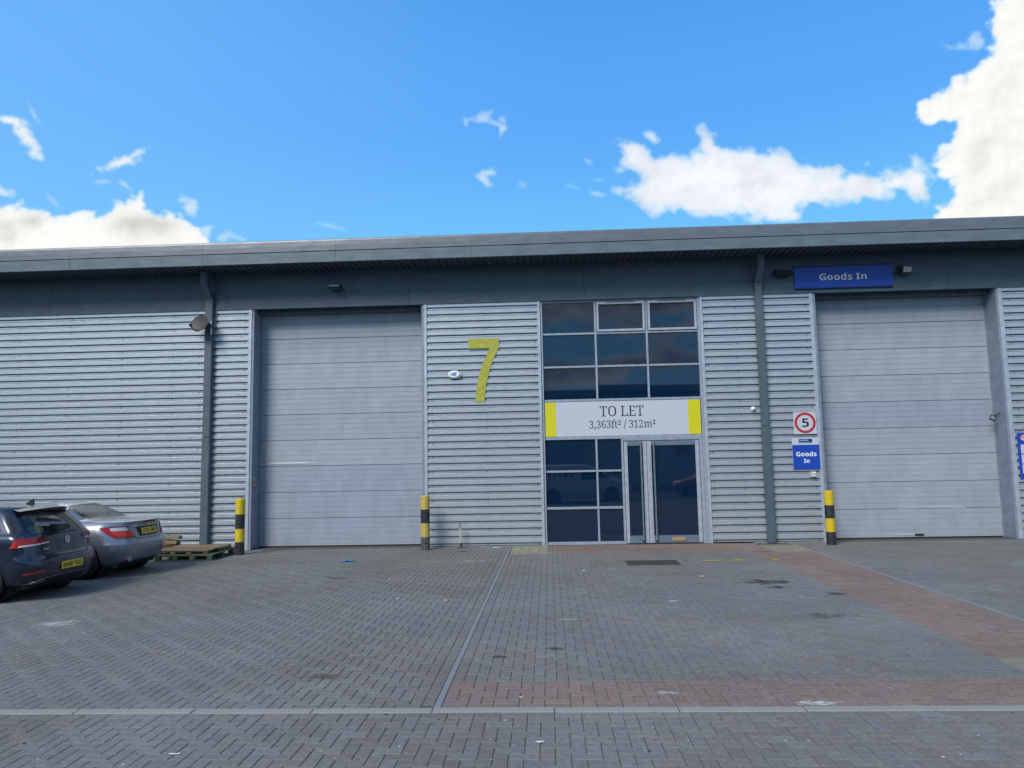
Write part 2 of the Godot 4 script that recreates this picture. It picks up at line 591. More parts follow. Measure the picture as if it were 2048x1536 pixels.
func set_stage() -> void:
	var cam := Camera3D.new()
	cam.name = "camera"
	add_child(cam)
	cam.fov = 54.2249
	cam.near = 0.05
	cam.far = 2000.0
	cam.transform = Transform3D(Basis(Vector3(0.998626, -0.019025, -0.048831), Vector3(0.024090, 0.994147, 0.105317), Vector3(0.046541, -0.106349, 0.993239)).orthonormalized(), Vector3(0, CAM_H, CAM_Z))
	cam.current = true

	var env := Environment.new()
	env.tonemap_mode = Environment.TONE_MAPPER_LINEAR
	env.tonemap_exposure = 2.1
	env.background_mode = Environment.BG_SKY
	env.sdfgi_enabled = true
	env.ssao_enabled = true
	env.ssil_enabled = true
	var pano := PanoramaSkyMaterial.new()
	pano.panorama = ImageTexture.create_from_image(make_sky(cam))
	pano.energy_multiplier = 1.0 / 2.1
	var sky := Sky.new()
	sky.sky_material = pano
	env.sky = sky
	env.background_energy_multiplier = 1.0
	var we := WorldEnvironment.new()
	we.name = "environment"
	we.environment = env
	add_child(we)

	# the sun stands behind thin cloud, over the camera's left shoulder
	var sun := DirectionalLight3D.new()
	sun.name = "sun"
	add_child(sun)
	sun.light_color = Color(1.0, 0.98, 0.95)
	sun.light_energy = 0.5
	sun.light_angular_distance = 24.0
	sun.shadow_enabled = true
	sun.look_at_from_position(Vector3(-38.3, 64.3, 66.3), Vector3(0, 0, 0))


# ------------------------------------------------------------------ paving
var paver_tex: ImageTexture
var paver_rough: ImageTexture
var drift := FastNoiseLite.new()
var patchy := FastNoiseLite.new()
var wear := FastNoiseLite.new()
var block_mats := {}
var block_meshes := {}


func paver_texture() -> void:
	var size := 1024
	var a := lut_image(size, 0.16, 71, 4, 0.0, 1.0).get_data()
	var b := lut_image(size, 0.02, 72, 4, 0.0, 1.0).get_data()
	var c := lut_image(size, 0.05, 73, 2, 0.0, 1.0).get_data()
	var r := RandomNumberGenerator.new()
	r.seed = 4
	var out := PackedByteArray()
	out.resize(size * size * 3)
	for i in size * size:
		var k := 0.62 + 0.22 * (a[i] / 255.0) + 0.16 * (b[i] / 255.0) + r.randf_range(-0.05, 0.05)
		var g := c[i] / 255.0
		var m := clampf((g - 0.7) * 3.0, 0, 1) * (0.3 + 0.7 * (a[i] / 255.0))   # lichen
		var red := k * (1.0 + 0.06 * m)
		var gre := k * (1.0 + 0.10 * m)
		var blu := k * (1.0 - 0.14 * m)
		out[i * 3] = int(255 * clampf(red, 0, 1))
		out[i * 3 + 1] = int(255 * clampf(gre, 0, 1))
		out[i * 3 + 2] = int(255 * clampf(blu, 0, 1))
	# pale grains of aggregate
	for s in 2600:
		var x := r.randi() % size
		var y := r.randi() % size
		var big := 1 if r.randf() < 0.85 else 2
		for dx in big:
			for dy in big:
				var i := ((y + dy) % size * size + (x + dx) % size) * 3
				var add := r.randi_range(30, 95)
				out[i] = mini(255, out[i] + add)
				out[i + 1] = mini(255, out[i + 1] + add)
				out[i + 2] = mini(255, out[i + 2] + add - 12)
	paver_tex = tex(Image.create_from_data(size, size, false, Image.FORMAT_RGB8, out))
	drift.seed = 91
	drift.frequency = 0.22
	drift.fractal_octaves = 3
	patchy.seed = 17
	patchy.frequency = 0.9
	patchy.fractal_octaves = 2
	wear.seed = 29
	wear.frequency = 0.5
	wear.fractal_octaves = 4


func block_material(c: Color, vertex := false) -> StandardMaterial3D:
	var key := "copies" if vertex else c.to_html()
	if not block_mats.has(key):
		var m := StandardMaterial3D.new()
		m.resource_name = "paver"
		m.albedo_color = Color.WHITE if vertex else c.linear_to_srgb()
		m.vertex_color_use_as_albedo = vertex
		m.roughness = 0.88
		worn(m, paver_tex, Vector3(0.85, 0.85, 0.85))
		m.heightmap_enabled = true
		m.heightmap_texture = paver_tex
		m.heightmap_scale = 0.25
		block_mats[key] = m
	return block_mats[key]


func block_mesh(lx: float, lz: float) -> ArrayMesh:
	var key := "%.3f %.3f" % [lx, lz]
	if not block_meshes.has(key):
		var g := Geo.new()
		var gap := 0.0022
		var ch := 0.0045
		var a := lx * 0.5 - gap
		var b := lz * 0.5 - gap
		var top := [Vector3(-a + ch, 0, -b + ch), Vector3(-a + ch, 0, b - ch), Vector3(a - ch, 0, b - ch), Vector3(a - ch, 0, -b + ch)]
		var rim := [Vector3(-a, -0.0045, -b), Vector3(-a, -0.0045, b), Vector3(a, -0.0045, b), Vector3(a, -0.0045, -b)]
		g.quad(top[0], top[1], top[2], top[3])
		for i in 4:
			var j := (i + 1) % 4
			g.quad(rim[i], rim[j], top[j], top[i])
			var d := Vector3(0, -0.03, 0)
			g.quad(rim[i] + d, rim[j] + d, rim[j], rim[i])
		block_meshes[key] = g.mesh()
	return block_meshes[key]


# tones are picked from a short list so that single blocks and the far field look the same
func block_color(kind: String, x: float, z: float, r: RandomNumberGenerator) -> Color:
	var d := drift.get_noise_2d(x, z * 0.6)
	var p := patchy.get_noise_2d(x, z)
	var light: float = [0.93, 0.98, 1.0, 1.05][r.randi() % 4]
	light *= 1.0 + 0.035 * roundf(clampf(wear.get_noise_2d(x, z) * 5.0, -2.0, 2.0))   # worn and dusty patches
	if kind == "grey":
		var c := Color(0.244, 0.249, 0.246)
		if d > 0.04 and r.randf() < 0.8:
			c = Color(0.240, 0.232, 0.215)
		elif d < -0.16 and r.randf() < 0.7:
			c = Color(0.243, 0.252, 0.262)
		if p > 0.38 and r.randf() < 0.5:
			c = Color(0.246, 0.260, 0.234)
		elif absf(z - 8.12) < 0.13 and x > -0.6 and x < 3.9 and r.randf() < 0.5:
			c = Color(0.255, 0.225, 0.195)   # rust-tinted course across the bay
		elif r.randf() < 0.035:
			c = Color(0.266, 0.246, 0.228)
		elif r.randf() < 0.06:
			c = Color(0.247, 0.240, 0.254)
		return c * light
	if kind == "red":
		var c := Color(0.305, 0.224, 0.195)
		if d > 0.1 and r.randf() < 0.6:
			c = Color(0.306, 0.234, 0.214)
		if p > 0.25 and r.randf() < 0.5:
			c = Color(0.300, 0.246, 0.228)
		elif r.randf() < 0.12:
			c = Color(0.305, 0.218, 0.195)
		return c * light
	if kind == "buff":
		return Color(0.37, 0.345, 0.25) * light
	return Color(0.34, 0.315, 0.245) * light


# blocks: [x, z, length in x, length in z]
func lay(called: String, label: String, blocks: Array, kind: String, singles: int) -> Node3D:
	var o := thing(called, label, "paving", Vector3.ZERO, "", "structure")
	var r := RandomNumberGenerator.new()
	r.seed = called.hash()
	var list := []
	for b in blocks:
		var c := block_color(kind, b[0], b[1], r)
		var t := Transform3D(Basis.from_euler(Vector3(r.randfn(0, 0.0035), r.randfn(0, 0.004), r.randfn(0, 0.0035))), Vector3(b[0], -absf(r.randfn(0, 0.0011)), b[1]))
		var depth: float = CAM_Z - b[1]
		var in_frame: bool = depth > 4.6 and absf(b[0] + 0.048 * depth) < 0.70 * depth
		list.append([depth + (0.0 if in_frame else 500.0) + (200.0 if depth < 0 else 0.0), b, c, t])
	list.sort_custom(func(p, q): return p[0] < q[0])
	var many := {}
	for i in list.size():
		var b: Array = list[i][1]
		var key := "%.3f %.3f" % [b[2], b[3]]
		if i < singles:
			var m := part("block", block_mesh(b[2], b[3]), block_material(list[i][2]), o)
			m.transform = list[i][3]
		else:
			if not many.has(key):
				many[key] = []
			many[key].append(list[i])
	for key in many:
		var mm := MultiMesh.new()
		mm.transform_format = MultiMesh.TRANSFORM_3D
		mm.use_colors = true
		mm.mesh = block_mesh(many[key][0][1][2], many[key][0][1][3])
		mm.instance_count = many[key].size()
		for i in many[key].size():
			mm.set_instance_transform(i, many[key][i][3])
			mm.set_instance_color(i, many[key][i][2])
		var mi := MultiMeshInstance3D.new()
		mi.name = "block_field"
		mi.multimesh = mm
		mi.material_override = block_material(Color.WHITE, true)
		mi.set_meta("kind", "stuff")
		o.add_child(mi, true)
	return o


func herringbone(x0: float, x1: float, z0: float, z1: float, blocks: Array) -> void:
	var nx := int(round((x1 - x0) / 0.1))
	var nz := int(round((z1 - z0) / 0.1))
	var sx := (x1 - x0) / nx
	var sz := (z1 - z0) / nz
	for j in range(-1, nz):
		for i in range(-1, nx):
			var c := posmod(i - j, 4)
			if c == 0 and j >= 0:
				var a := i >= 0
				var b := i + 1 < nx
				if a and b:
					blocks.append([x0 + (i + 1) * sx, z0 + (j + 0.5) * sz, 0.2, 0.1])
				elif a or b:
					blocks.append([x0 + (i + (0.5 if a else 1.5)) * sx, z0 + (j + 0.5) * sz, 0.1, 0.1])
			elif c == 3 and i >= 0:
				var a := j >= 0
				var b := j + 1 < nz
				if a and b:
					blocks.append([x0 + (i + 0.5) * sx, z0 + (j + 1) * sz, 0.1, 0.2])
				elif a or b:
					blocks.append([x0 + (i + 0.5) * sx, z0 + (j + (0.5 if a else 1.5)) * sz, 0.1, 0.1])


func course_x(x0: float, x1: float, z: float, blocks: Array) -> void:
	var k := int((x1 - x0) / 0.2)
	for i in k:
		blocks.append([x0 + (i + 0.5) * (x1 - x0) / k, z, 0.2, 0.1])


func course_z(x: float, z0: float, z1: float, blocks: Array) -> void:
	var k := int((z1 - z0) / 0.2)
	for i in k:
		blocks.append([x, z0 + (i + 0.5) * (z1 - z0) / k, 0.1, 0.2])


func edging(called: String, label: String, a: Vector3, b: Vector3, width: float, unit: float, m: Material) -> void:
	var o := thing(called, label, "kerb", Vector3.ZERO, "", "structure")
	var n := int(round(a.distance_to(b) / unit))
	var r := RandomNumberGenerator.new()
	r.seed = called.hash()
	for i in n:
		var p := a.lerp(b, (i + 0.5) / n)
		var len := a.distance_to(b) / n - 0.006
		var g := Geo.new()
		var along_x := absf(b.x - a.x) > absf(b.z - a.z)
		var size := Vector3(len, 0.08, width) if along_x else Vector3(width, 0.08, len)
		g.tbox(Transform3D(Basis.from_euler(Vector3(r.randfn(0, 0.002), r.randfn(0, 0.0015), r.randfn(0, 0.001))), p + Vector3(0, -0.036 + r.randf_range(-0.002, 0.002), 0)), size, 0.006)
		part("kerb_stone", g, m, o)


func make_ground() -> void:
	paver_texture()
	var g := Geo.new()
	g.quad(Vector3(-400, -0.0075, 400), Vector3(400, -0.0075, 400), Vector3(400, -0.0075, -400), Vector3(-400, -0.0075, -400))
	var o := part("ground", g, mats["ground"], self)
	tag(o, "dark bedding and open ground round the paved yard", "ground", "", "structure")
	# the estate road behind the photographer
	g = Geo.new()
	g.quad(Vector3(-80, 0.0, 33.8), Vector3(80, 0.0, 33.8), Vector3(80, 0.0, 17.9), Vector3(-80, 0.0, 17.9))
	o = part("road", g, mats["road"], self)
	tag(o, "estate road surface behind the photographer, mirrored low in the glazing", "road", "", "structure")

	var b := []
	course_x(-13, 13, 11.54, b)
	herringbone(-13, 13, 11.59, 17.89, b)
	lay("lane_paving", "grey herringbone block paving nearest the camera, before the flush kerb", b, "grey", 300)
	edging("kerb_line", "pale flush concrete kerb line crossing the whole yard", Vector3(-13.0, 0, 11.435), Vector3(13.0, 0, 11.435), 0.105, 0.92, mats["concrete"])
	b = []
	course_x(-0.874, 12.93, 10.73, b)
	herringbone(-0.874, 12.93, 10.78, 11.28, b)
	course_x(-0.874, 12.93, 11.33, b)
	var red := lay("red_band_paving", "faded red block band running along the kerb line", b, "red", 300)
	b = []
	course_z(-0.827, 1.56, 10.66, b)
	herringbone(-0.777, 4.04, 1.57, 10.67, b)
	var bay := lay("bay_paving", "grey herringbone parking bay in front of the glazed entrance", b, "grey", 300)
	b = []
	herringbone(-0.06, 4.54, 0.02, 1.52, b)
	lay("red_apron_paving", "red block apron at the foot of the glazed entrance", b, "red", 120)
	b = []
	for i in 4:
		for j in 14:
			b.append([-0.76 + i * 0.2, 0.16 + j * 0.1, 0.2, 0.1])
	lay("buff_paving", "small buff paving patch at the top of the grey dividing line", b, "buff", 56)
	b = []
	for i in 2:
		for j in 3:
			b.append([4.72 + i * 0.4, 0.45 + j * 0.4 + 0.2, 0.4, 0.4])
	lay("buff_slab_paving", "buff slabs at the foot of the downpipe beside the red path", b, "slab", 6)
	b = []
	herringbone(4.04, 5.24, 1.67, 9.97, b)
	lay("red_path_paving", "long red block path beside the loading bay", b, "red", 300)
	b = []
	for i in 3:
		b.append([4.24 + i * 0.4, 10.0 + 0.2, 0.4, 0.4])
		b.append([4.24 + i * 0.4, 10.4 + 0.13, 0.4, 0.26])
	lay("buff_landing_paving", "pale buff slabs ending the red path at the red band", b, "slab", 6)
	b = []
	herringbone(5.3, 13.0, 0.07, 10.67, b)
	lay("loading_bay_paving", "grey block paving before the Goods In door", b, "grey", 260)
	b = []
	course_z(-0.985, 0.1, 11.3, b)
	herringbone(-6.85, -1.035, 0.08, 11.38, b)
	var yard := lay("forecourt_paving", "wide grey herringbone forecourt before the door of unit 7", b, "grey", 300)
	b = []
	herringbone(-13.0, -6.9, 0.08, 11.38, b)
	var park := lay("car_bay_paving", "grey block parking bays under the two parked cars", b, "grey", 300)
	edging("divider_line", "narrow grey edging line dividing the forecourt from the entrance bay", Vector3(-0.905, 0, 0.12), Vector3(-0.905, 0, 11.375), 0.056, 0.92, mats["concrete_grey"])
	edging("path_edging", "thin grey edging between the red path and the loading bay", Vector3(5.27, 0, 0.1), Vector3(5.27, 0, 10.67), 0.05, 0.92, mats["concrete_grey"])
	edging("bay_edging", "thin pale edging beside the wooden pallets and parked cars", Vector3(-6.875, 0, 0.1), Vector3(-6.875, 0, 11.37), 0.04, 0.92, mats["concrete_grey"])
	g = Geo.new()
	for q in [[-16.0, -7.0], [-2.86, -0.06], [4.54, 6.16]]:
		g.bbox(Vector3(q[0], -0.05, 0.0), Vector3(q[1], 0.012, 0.065), 0.008)
	o = part("plinth_strip", g, mats["concrete_grey"], self)
	tag(o, "low concrete strip along the foot of the silver wall", "kerb", "", "structure")

	# marks on the paving
	stain("oil_stain", bay, Vector3(3.22, 0, 5.5), Vector2(1.35, 0.75), Color(0.045, 0.04, 0.04), 3, 0.85)
	stain("oil_stain", bay, Vector3(3.28, 0, 6.0), Vector2(0.5, 0.4), Color(0.03, 0.025, 0.028), 8, 0.9)
	stain("oil_stain", bay, Vector3(3.9, 0, 6.6), Vector2(0.5, 0.4), Color(0.05, 0.045, 0.045), 12, 0.8)
	stain("oil_stain", bay, Vector3(3.2, 0, 8.05), Vector2(0.9, 0.5), Color(0.06, 0.055, 0.05), 14, 0.4)
	stain("oil_stain", yard, Vector3(-2.03, 0, 10.5), Vector2(0.75, 0.32), Color(0.1, 0.07, 0.06), 18, 0.5)
	stain("oil_stain", yard, Vector3(-3.6, 0, 4.6), Vector2(0.8, 0.4), Color(0.06, 0.055, 0.05), 19, 0.5)
	stain("oil_stain", yard, Vector3(-1.9, 0, 0.95), Vector2(0.5, 0.25), Color(0.03, 0.028, 0.03), 20, 0.8)
	stain("oil_stain", bay, Vector3(0.02, 0, 9.55), Vector2(0.28, 0.2), Color(0.03, 0.03, 0.035), 21, 0.85)
	stain("oil_stain", bay, Vector3(-0.52, 0, 9.85), Vector2(0.3, 0.16), Color(0.03, 0.03, 0.035), 22, 0.85)
	stain("white_residue", yard, Vector3(-6.1, 0, 8.1), Vector2(0.9, 0.65), Color(0.45, 0.45, 0.43), 23, 0.8)
	stain("white_residue", red, Vector3(2.0, 0, 11.3), Vector2(0.62, 0.2), Color(0.5, 0.5, 0.46), 24, 1.0)
	stain("white_residue", red, Vector3(0.9, 0, 11.03), Vector2(0.36, 0.16), Color(0.42, 0.42, 0.4), 25, 0.85)
	stain("white_residue", bay, Vector3(0.2, 0, 8.15), Vector2(0.5, 0.14), Color(0.5, 0.5, 0.48), 26, 0.7)
	stain("white_residue", yard, Vector3(-1.55, 0, 2.6), Vector2(1.1, 0.5), Color(0.4, 0.4, 0.38), 27, 0.6)
	# sprayed yellow survey mark
	var gy := Geo.new()
	var spray := [[2.80, 2.98, 3.33, 2.95, 0.07], [3.12, 2.90, 3.36, 3.0, 0.05], [3.42, 2.72, 3.56, 3.02, 0.07], [3.36, 2.99, 3.62, 3.03, 0.06], [3.56, 2.7, 3.84, 2.68, 0.035], [4.02, 2.72, 4.16, 2.82, 0.05], [4.16, 2.82, 4.17, 3.0, 0.06], [4.17, 3.0, 4.08, 3.08, 0.05]]
	for s in spray:
		var p := Vector2(s[0], s[1])
		var q := Vector2(s[2], s[3])
		var side := (q - p).orthogonal().normalized()
		var last := []
		for k in 9:
			var m := p.lerp(q, k / 8.0)
			var wd: float = s[4] * (0.35 + 0.25 * absf(sin(k * 2.7 + s[0] * 9.0)))
			var pair := [Vector3(m.x + side.x * wd, 0.0025, m.y + side.y * wd), Vector3(m.x - side.x * wd, 0.0025, m.y - side.y * wd)]
			if last and (k * 7 + int(s[0] * 31)) % 8 != 0:
				g_flat(gy, last[0], last[1], pair[1], pair[0])
			last = pair
	part("spray_mark", gy, mats["paint_yellow"], bay)
	# grit and chewing gum
	var fleck := Geo.new()
	var rim := []
	var rr := RandomNumberGenerator.new()
	rr.seed = 8
	for k in 9:
		rim.append(Vector3(cos(TAU * k / 9), 0, -sin(TAU * k / 9)) * rr.randf_range(0.6, 1.2))
	for k in 9:
		fleck.tri(Vector3(0, 0.12, 0), rim[k], rim[(k + 1) % 9])
	var mm := MultiMesh.new()
	mm.transform_format = MultiMesh.TRANSFORM_3D
	mm.use_colors = true
	mm.mesh = fleck.mesh()
	mm.instance_count = 620
	for k in mm.instance_count:
		var z := 12.9 * sqrt(rr.randf())
		var s := rr.randf_range(0.004, 0.011) * (1.6 if rr.randf() < 0.08 else 1.0)
		mm.set_instance_transform(k, Transform3D(Basis(Vector3.UP, rr.randf() * TAU).scaled(Vector3(s, s * 0.5, s * rr.randf_range(0.5, 1.4))), Vector3(rr.randf_range(-7.2, 8.5), 0.0005, z)))
		var l := rr.randf_range(0.22, 0.6)
		mm.set_instance_color(k, Color(l, l, l * 0.95) if rr.randf() < 0.8 else Color(0.02, 0.02, 0.02))
	var mi := MultiMeshInstance3D.new()
	mi.name = "grit"
	mi.multimesh = mm
	var fm := mat("grit", Color.WHITE, 0.8)
	fm.vertex_color_use_as_albedo = true
	mi.material_override = fm
	add_child(mi)
	tag(mi, "pale flecks of grit and chewing gum scattered over the paving", "grit", "", "stuff")


func g_flat(g: Geo, a: Vector3, b: Vector3, c: Vector3, d: Vector3) -> void:
	if (b - a).cross(c - a).y < 0:
		g.quad(a, d, c, b)
	else:
		g.quad(a, b, c, d)


# a mark with a ragged outline of its own: dried oil, cement, paint
func stain(called: String, parent: Node3D, at: Vector3, size: Vector2, c: Color, sd: int, most: float) -> void:
	var n := 128
	var f := FastNoiseLite.new()
	f.seed = sd
	f.frequency = 0.03
	f.fractal_octaves = 5
	f.fractal_gain = 0.6
	var im := Image.create(n, n, false, Image.FORMAT_RGBA8)
	var s := c.linear_to_srgb()
	for y in n:
		for x in n:
			var d := Vector2(x - 63.5, y - 63.5).length() / 63.5
			var a := smoothstep(0.0, 0.6, (0.66 - d) + f.get_noise_2d(x, y) * 0.8) * smoothstep(1.0, 0.85, d)
			im.set_pixel(x, y, Color(s.r, s.g, s.b, a * most))
	var m := StandardMaterial3D.new()
	m.resource_name = called
	m.albedo_texture = tex(im)
	m.transparency = BaseMaterial3D.TRANSPARENCY_ALPHA
	m.roughness = 0.8
	var g := Geo.new()
	var h := Vector3(size.x, 0, size.y) * 0.5
	g.sheet([[at + Vector3(-h.x, 0.0018, -h.z), at + Vector3(h.x, 0.0018, -h.z)], [at + Vector3(-h.x, 0.0018, h.z), at + Vector3(h.x, 0.0018, h.z)]], true)
	part(called, g, m, parent)


# ------------------------------------------------------------------ building
func cladding(parent: Node3D, x0: float, x1: float, y1: float, m: Material) -> void:
	var g := Geo.new()
	var prof := []
	var y := 0.02
	while y < y1 - 0.01:
		for q in [[0.0, -0.02], [0.005, 0.0], [0.038, 0.0], [0.0385, -0.1], [0.0605, -0.1], [0.061, 0.036], [0.146, 0.036], [0.16, 0.006]]:
			prof.append(Vector2(minf(y + q[0], y1), q[1]))
		y += PITCH
	prof.append(Vector2(y1, -0.02))
	for i in prof.size() - 1:
		var p: Vector2 = prof[i]
		var q: Vector2 = prof[i + 1]
		if p.distance_to(q) < 0.0005:
			continue
		g.quad(Vector3(x0, p.x, p.y), Vector3(x1, p.x, p.y), Vector3(x1, q.x, q.y), Vector3(x0, q.x, q.y))
	part("cladding_sheet", g, m, parent)


func screws(parent: Node3D, xs: Array, every: int, skip: Array) -> void:
	var g := Geo.new()
	var r := RandomNumberGenerator.new()
	r.seed = 77
	for k in 34:
		for i in xs.size():
			if (k + i * skip[i % skip.size()]) % every != 0 and k % 5 != 2:
				continue
			var p := Vector3(xs[i] + r.randf_range(-0.012, 0.012), 0.02 + k * PITCH + 0.019, 0.0)
			g.lathe(Transform3D(Basis(Vector3.RIGHT, PI / 2), p), [Vector2(0.013, 0.0), Vector2(0.013, 0.003), Vector2(0.007, 0.004), Vector2(0.007, 0.009), Vector2(0.0, 0.009)], 6)
	part("fixing_screws", g, mats["screw"], parent).set_meta("kind", "stuff")


func sectional_door(parent: Node3D, x0: float, x1: float, tones: Array, sd: int) -> Node3D:
	var d := group_part("sectional_door", parent)
	var z := -0.44
	var n := 9
	var ph := 0.6165
	var r := RandomNumberGenerator.new()
	r.seed = sd
	for k in n:
		var g := Geo.new()
		var a := 0.055 + k * ph
		var b := a + ph - 0.007
		# shallow stucco ribs across each panel
		var prof := [Vector2(a, z - 0.012), Vector2(a + 0.006, z)]
		for q in 4:
			var c := a + (q + 1) * ph / 5.0
			prof.append_array([Vector2(c - 0.007, z), Vector2(c - 0.002, z - 0.006), Vector2(c + 0.002, z - 0.006), Vector2(c + 0.007, z)])
		prof.append_array([Vector2(b - 0.006, z), Vector2(b, z - 0.012)])
		var lean := r.randf_range(-0.002, 0.002)
		for i in prof.size() - 1:
			var p: Vector2 = prof[i]
			var q: Vector2 = prof[i + 1]
			g.quad(Vector3(x0, p.x, p.y + lean), Vector3(x1, p.x, p.y + lean), Vector3(x1, q.x, q.y + lean), Vector3(x0, q.x, q.y + lean))
		part("door_panel", g, mats[tones[k]], d)
	boxp("door_backing", Vector3(x0, 0.02, z - 0.06), Vector3(x1, HEAD + 0.2, z - 0.014), mats["seal"], d)
	boxp("bottom_rail", Vector3(x0, 0.03, z - 0.01), Vector3(x1, 0.056, z + 0.006), mats["rail_white"], d, 0.004)
	boxp("rubber_seal", Vector3(x0, -0.01, z - 0.01), Vector3(x1, 0.03, z - 0.002), mats["seal"], d)
	boxp("side_guide", Vector3(x0 - 0.02, 0.0, z - 0.008), Vector3(x0 + 0.02, HEAD, z + 0.012), mats["reveal"], d)
	boxp("side_guide", Vector3(x1 - 0.02, 0.0, z - 0.008), Vector3(x1 + 0.02, HEAD, z + 0.012), mats["reveal"], d)
	return d


func text_part(called: String, words: String, lo: Vector2, hi: Vector2, z: float, face: String, weight: int, m: Material, parent: Node3D, depth := 0.004) -> MeshInstance3D:
	var f := SystemFont.new()
	f.font_names = PackedStringArray([face])
	f.font_weight = weight
	var t := TextMesh.new()
	t.text = words
	t.font = f
	t.font_size = 64
	t.pixel_size = 0.01
	t.depth = 0.01
	t.curve_step = 1.0
	var box := t.get_aabb()
	var o := part(called, t, m, parent)
	var s := Vector3((hi.x - lo.x) / box.size.x, (hi.y - lo.y) / box.size.y, depth / 0.01)
	o.scale = s
	var c := box.get_center() * s
	o.position = Vector3((lo.x + hi.x) * 0.5 - c.x, (lo.y + hi.y) * 0.5 - c.y, z + depth * 0.5)
	return o


func downpipe(parent: Node3D, x0: float, x1: float) -> void:
	var d := group_part("downpipe", parent)
	var m: Material = mats["pipe"]
	var w := x1 - x0
	var xc := (x0 + x1) * 0.5
	boxp("pipe_shaft", Vector3(x0, 0.0, 0.04), Vector3(x1, 2.6, 0.17), m, d, 0.012)
	boxp("pipe_shaft", Vector3(x0 + 0.006, 2.604, 0.045), Vector3(x1 - 0.006, 5.88, 0.165), m, d, 0.012)
	boxp("pipe_collar", Vector3(x0 - 0.004, 5.83, 0.036), Vector3(x1 + 0.004, 5.9, 0.175), m, d, 0.006)
	# swan neck out to the gutter
	var g := Geo.new()
	var a := Vector3(xc, 5.87, 0.105)
	var b := Vector3(xc, 6.24, 0.42)
	var dir := (b - a).normalized()
	var up := Vector3(1, 0, 0).cross(dir).normalized()
	g.tbox(Transform3D(Basis(Vector3(1, 0, 0), dir, Vector3(1, 0, 0).cross(dir)), (a + b) * 0.5), Vector3(w - 0.03, a.distance_to(b) + 0.05, 0.11), 0.01)
	part("swan_neck", g, m, d)
	boxp("outlet_pipe", Vector3(x0 + 0.015, 6.2, 0.36), Vector3(x1 - 0.015, 6.5, 0.49), m, d, 0.01)
	for y in [1.0, 4.2]:
		boxp("pipe_bracket", Vector3(x0 - 0.02, y, 0.036), Vector3(x1 + 0.02, y + 0.05, 0.05), m, d)


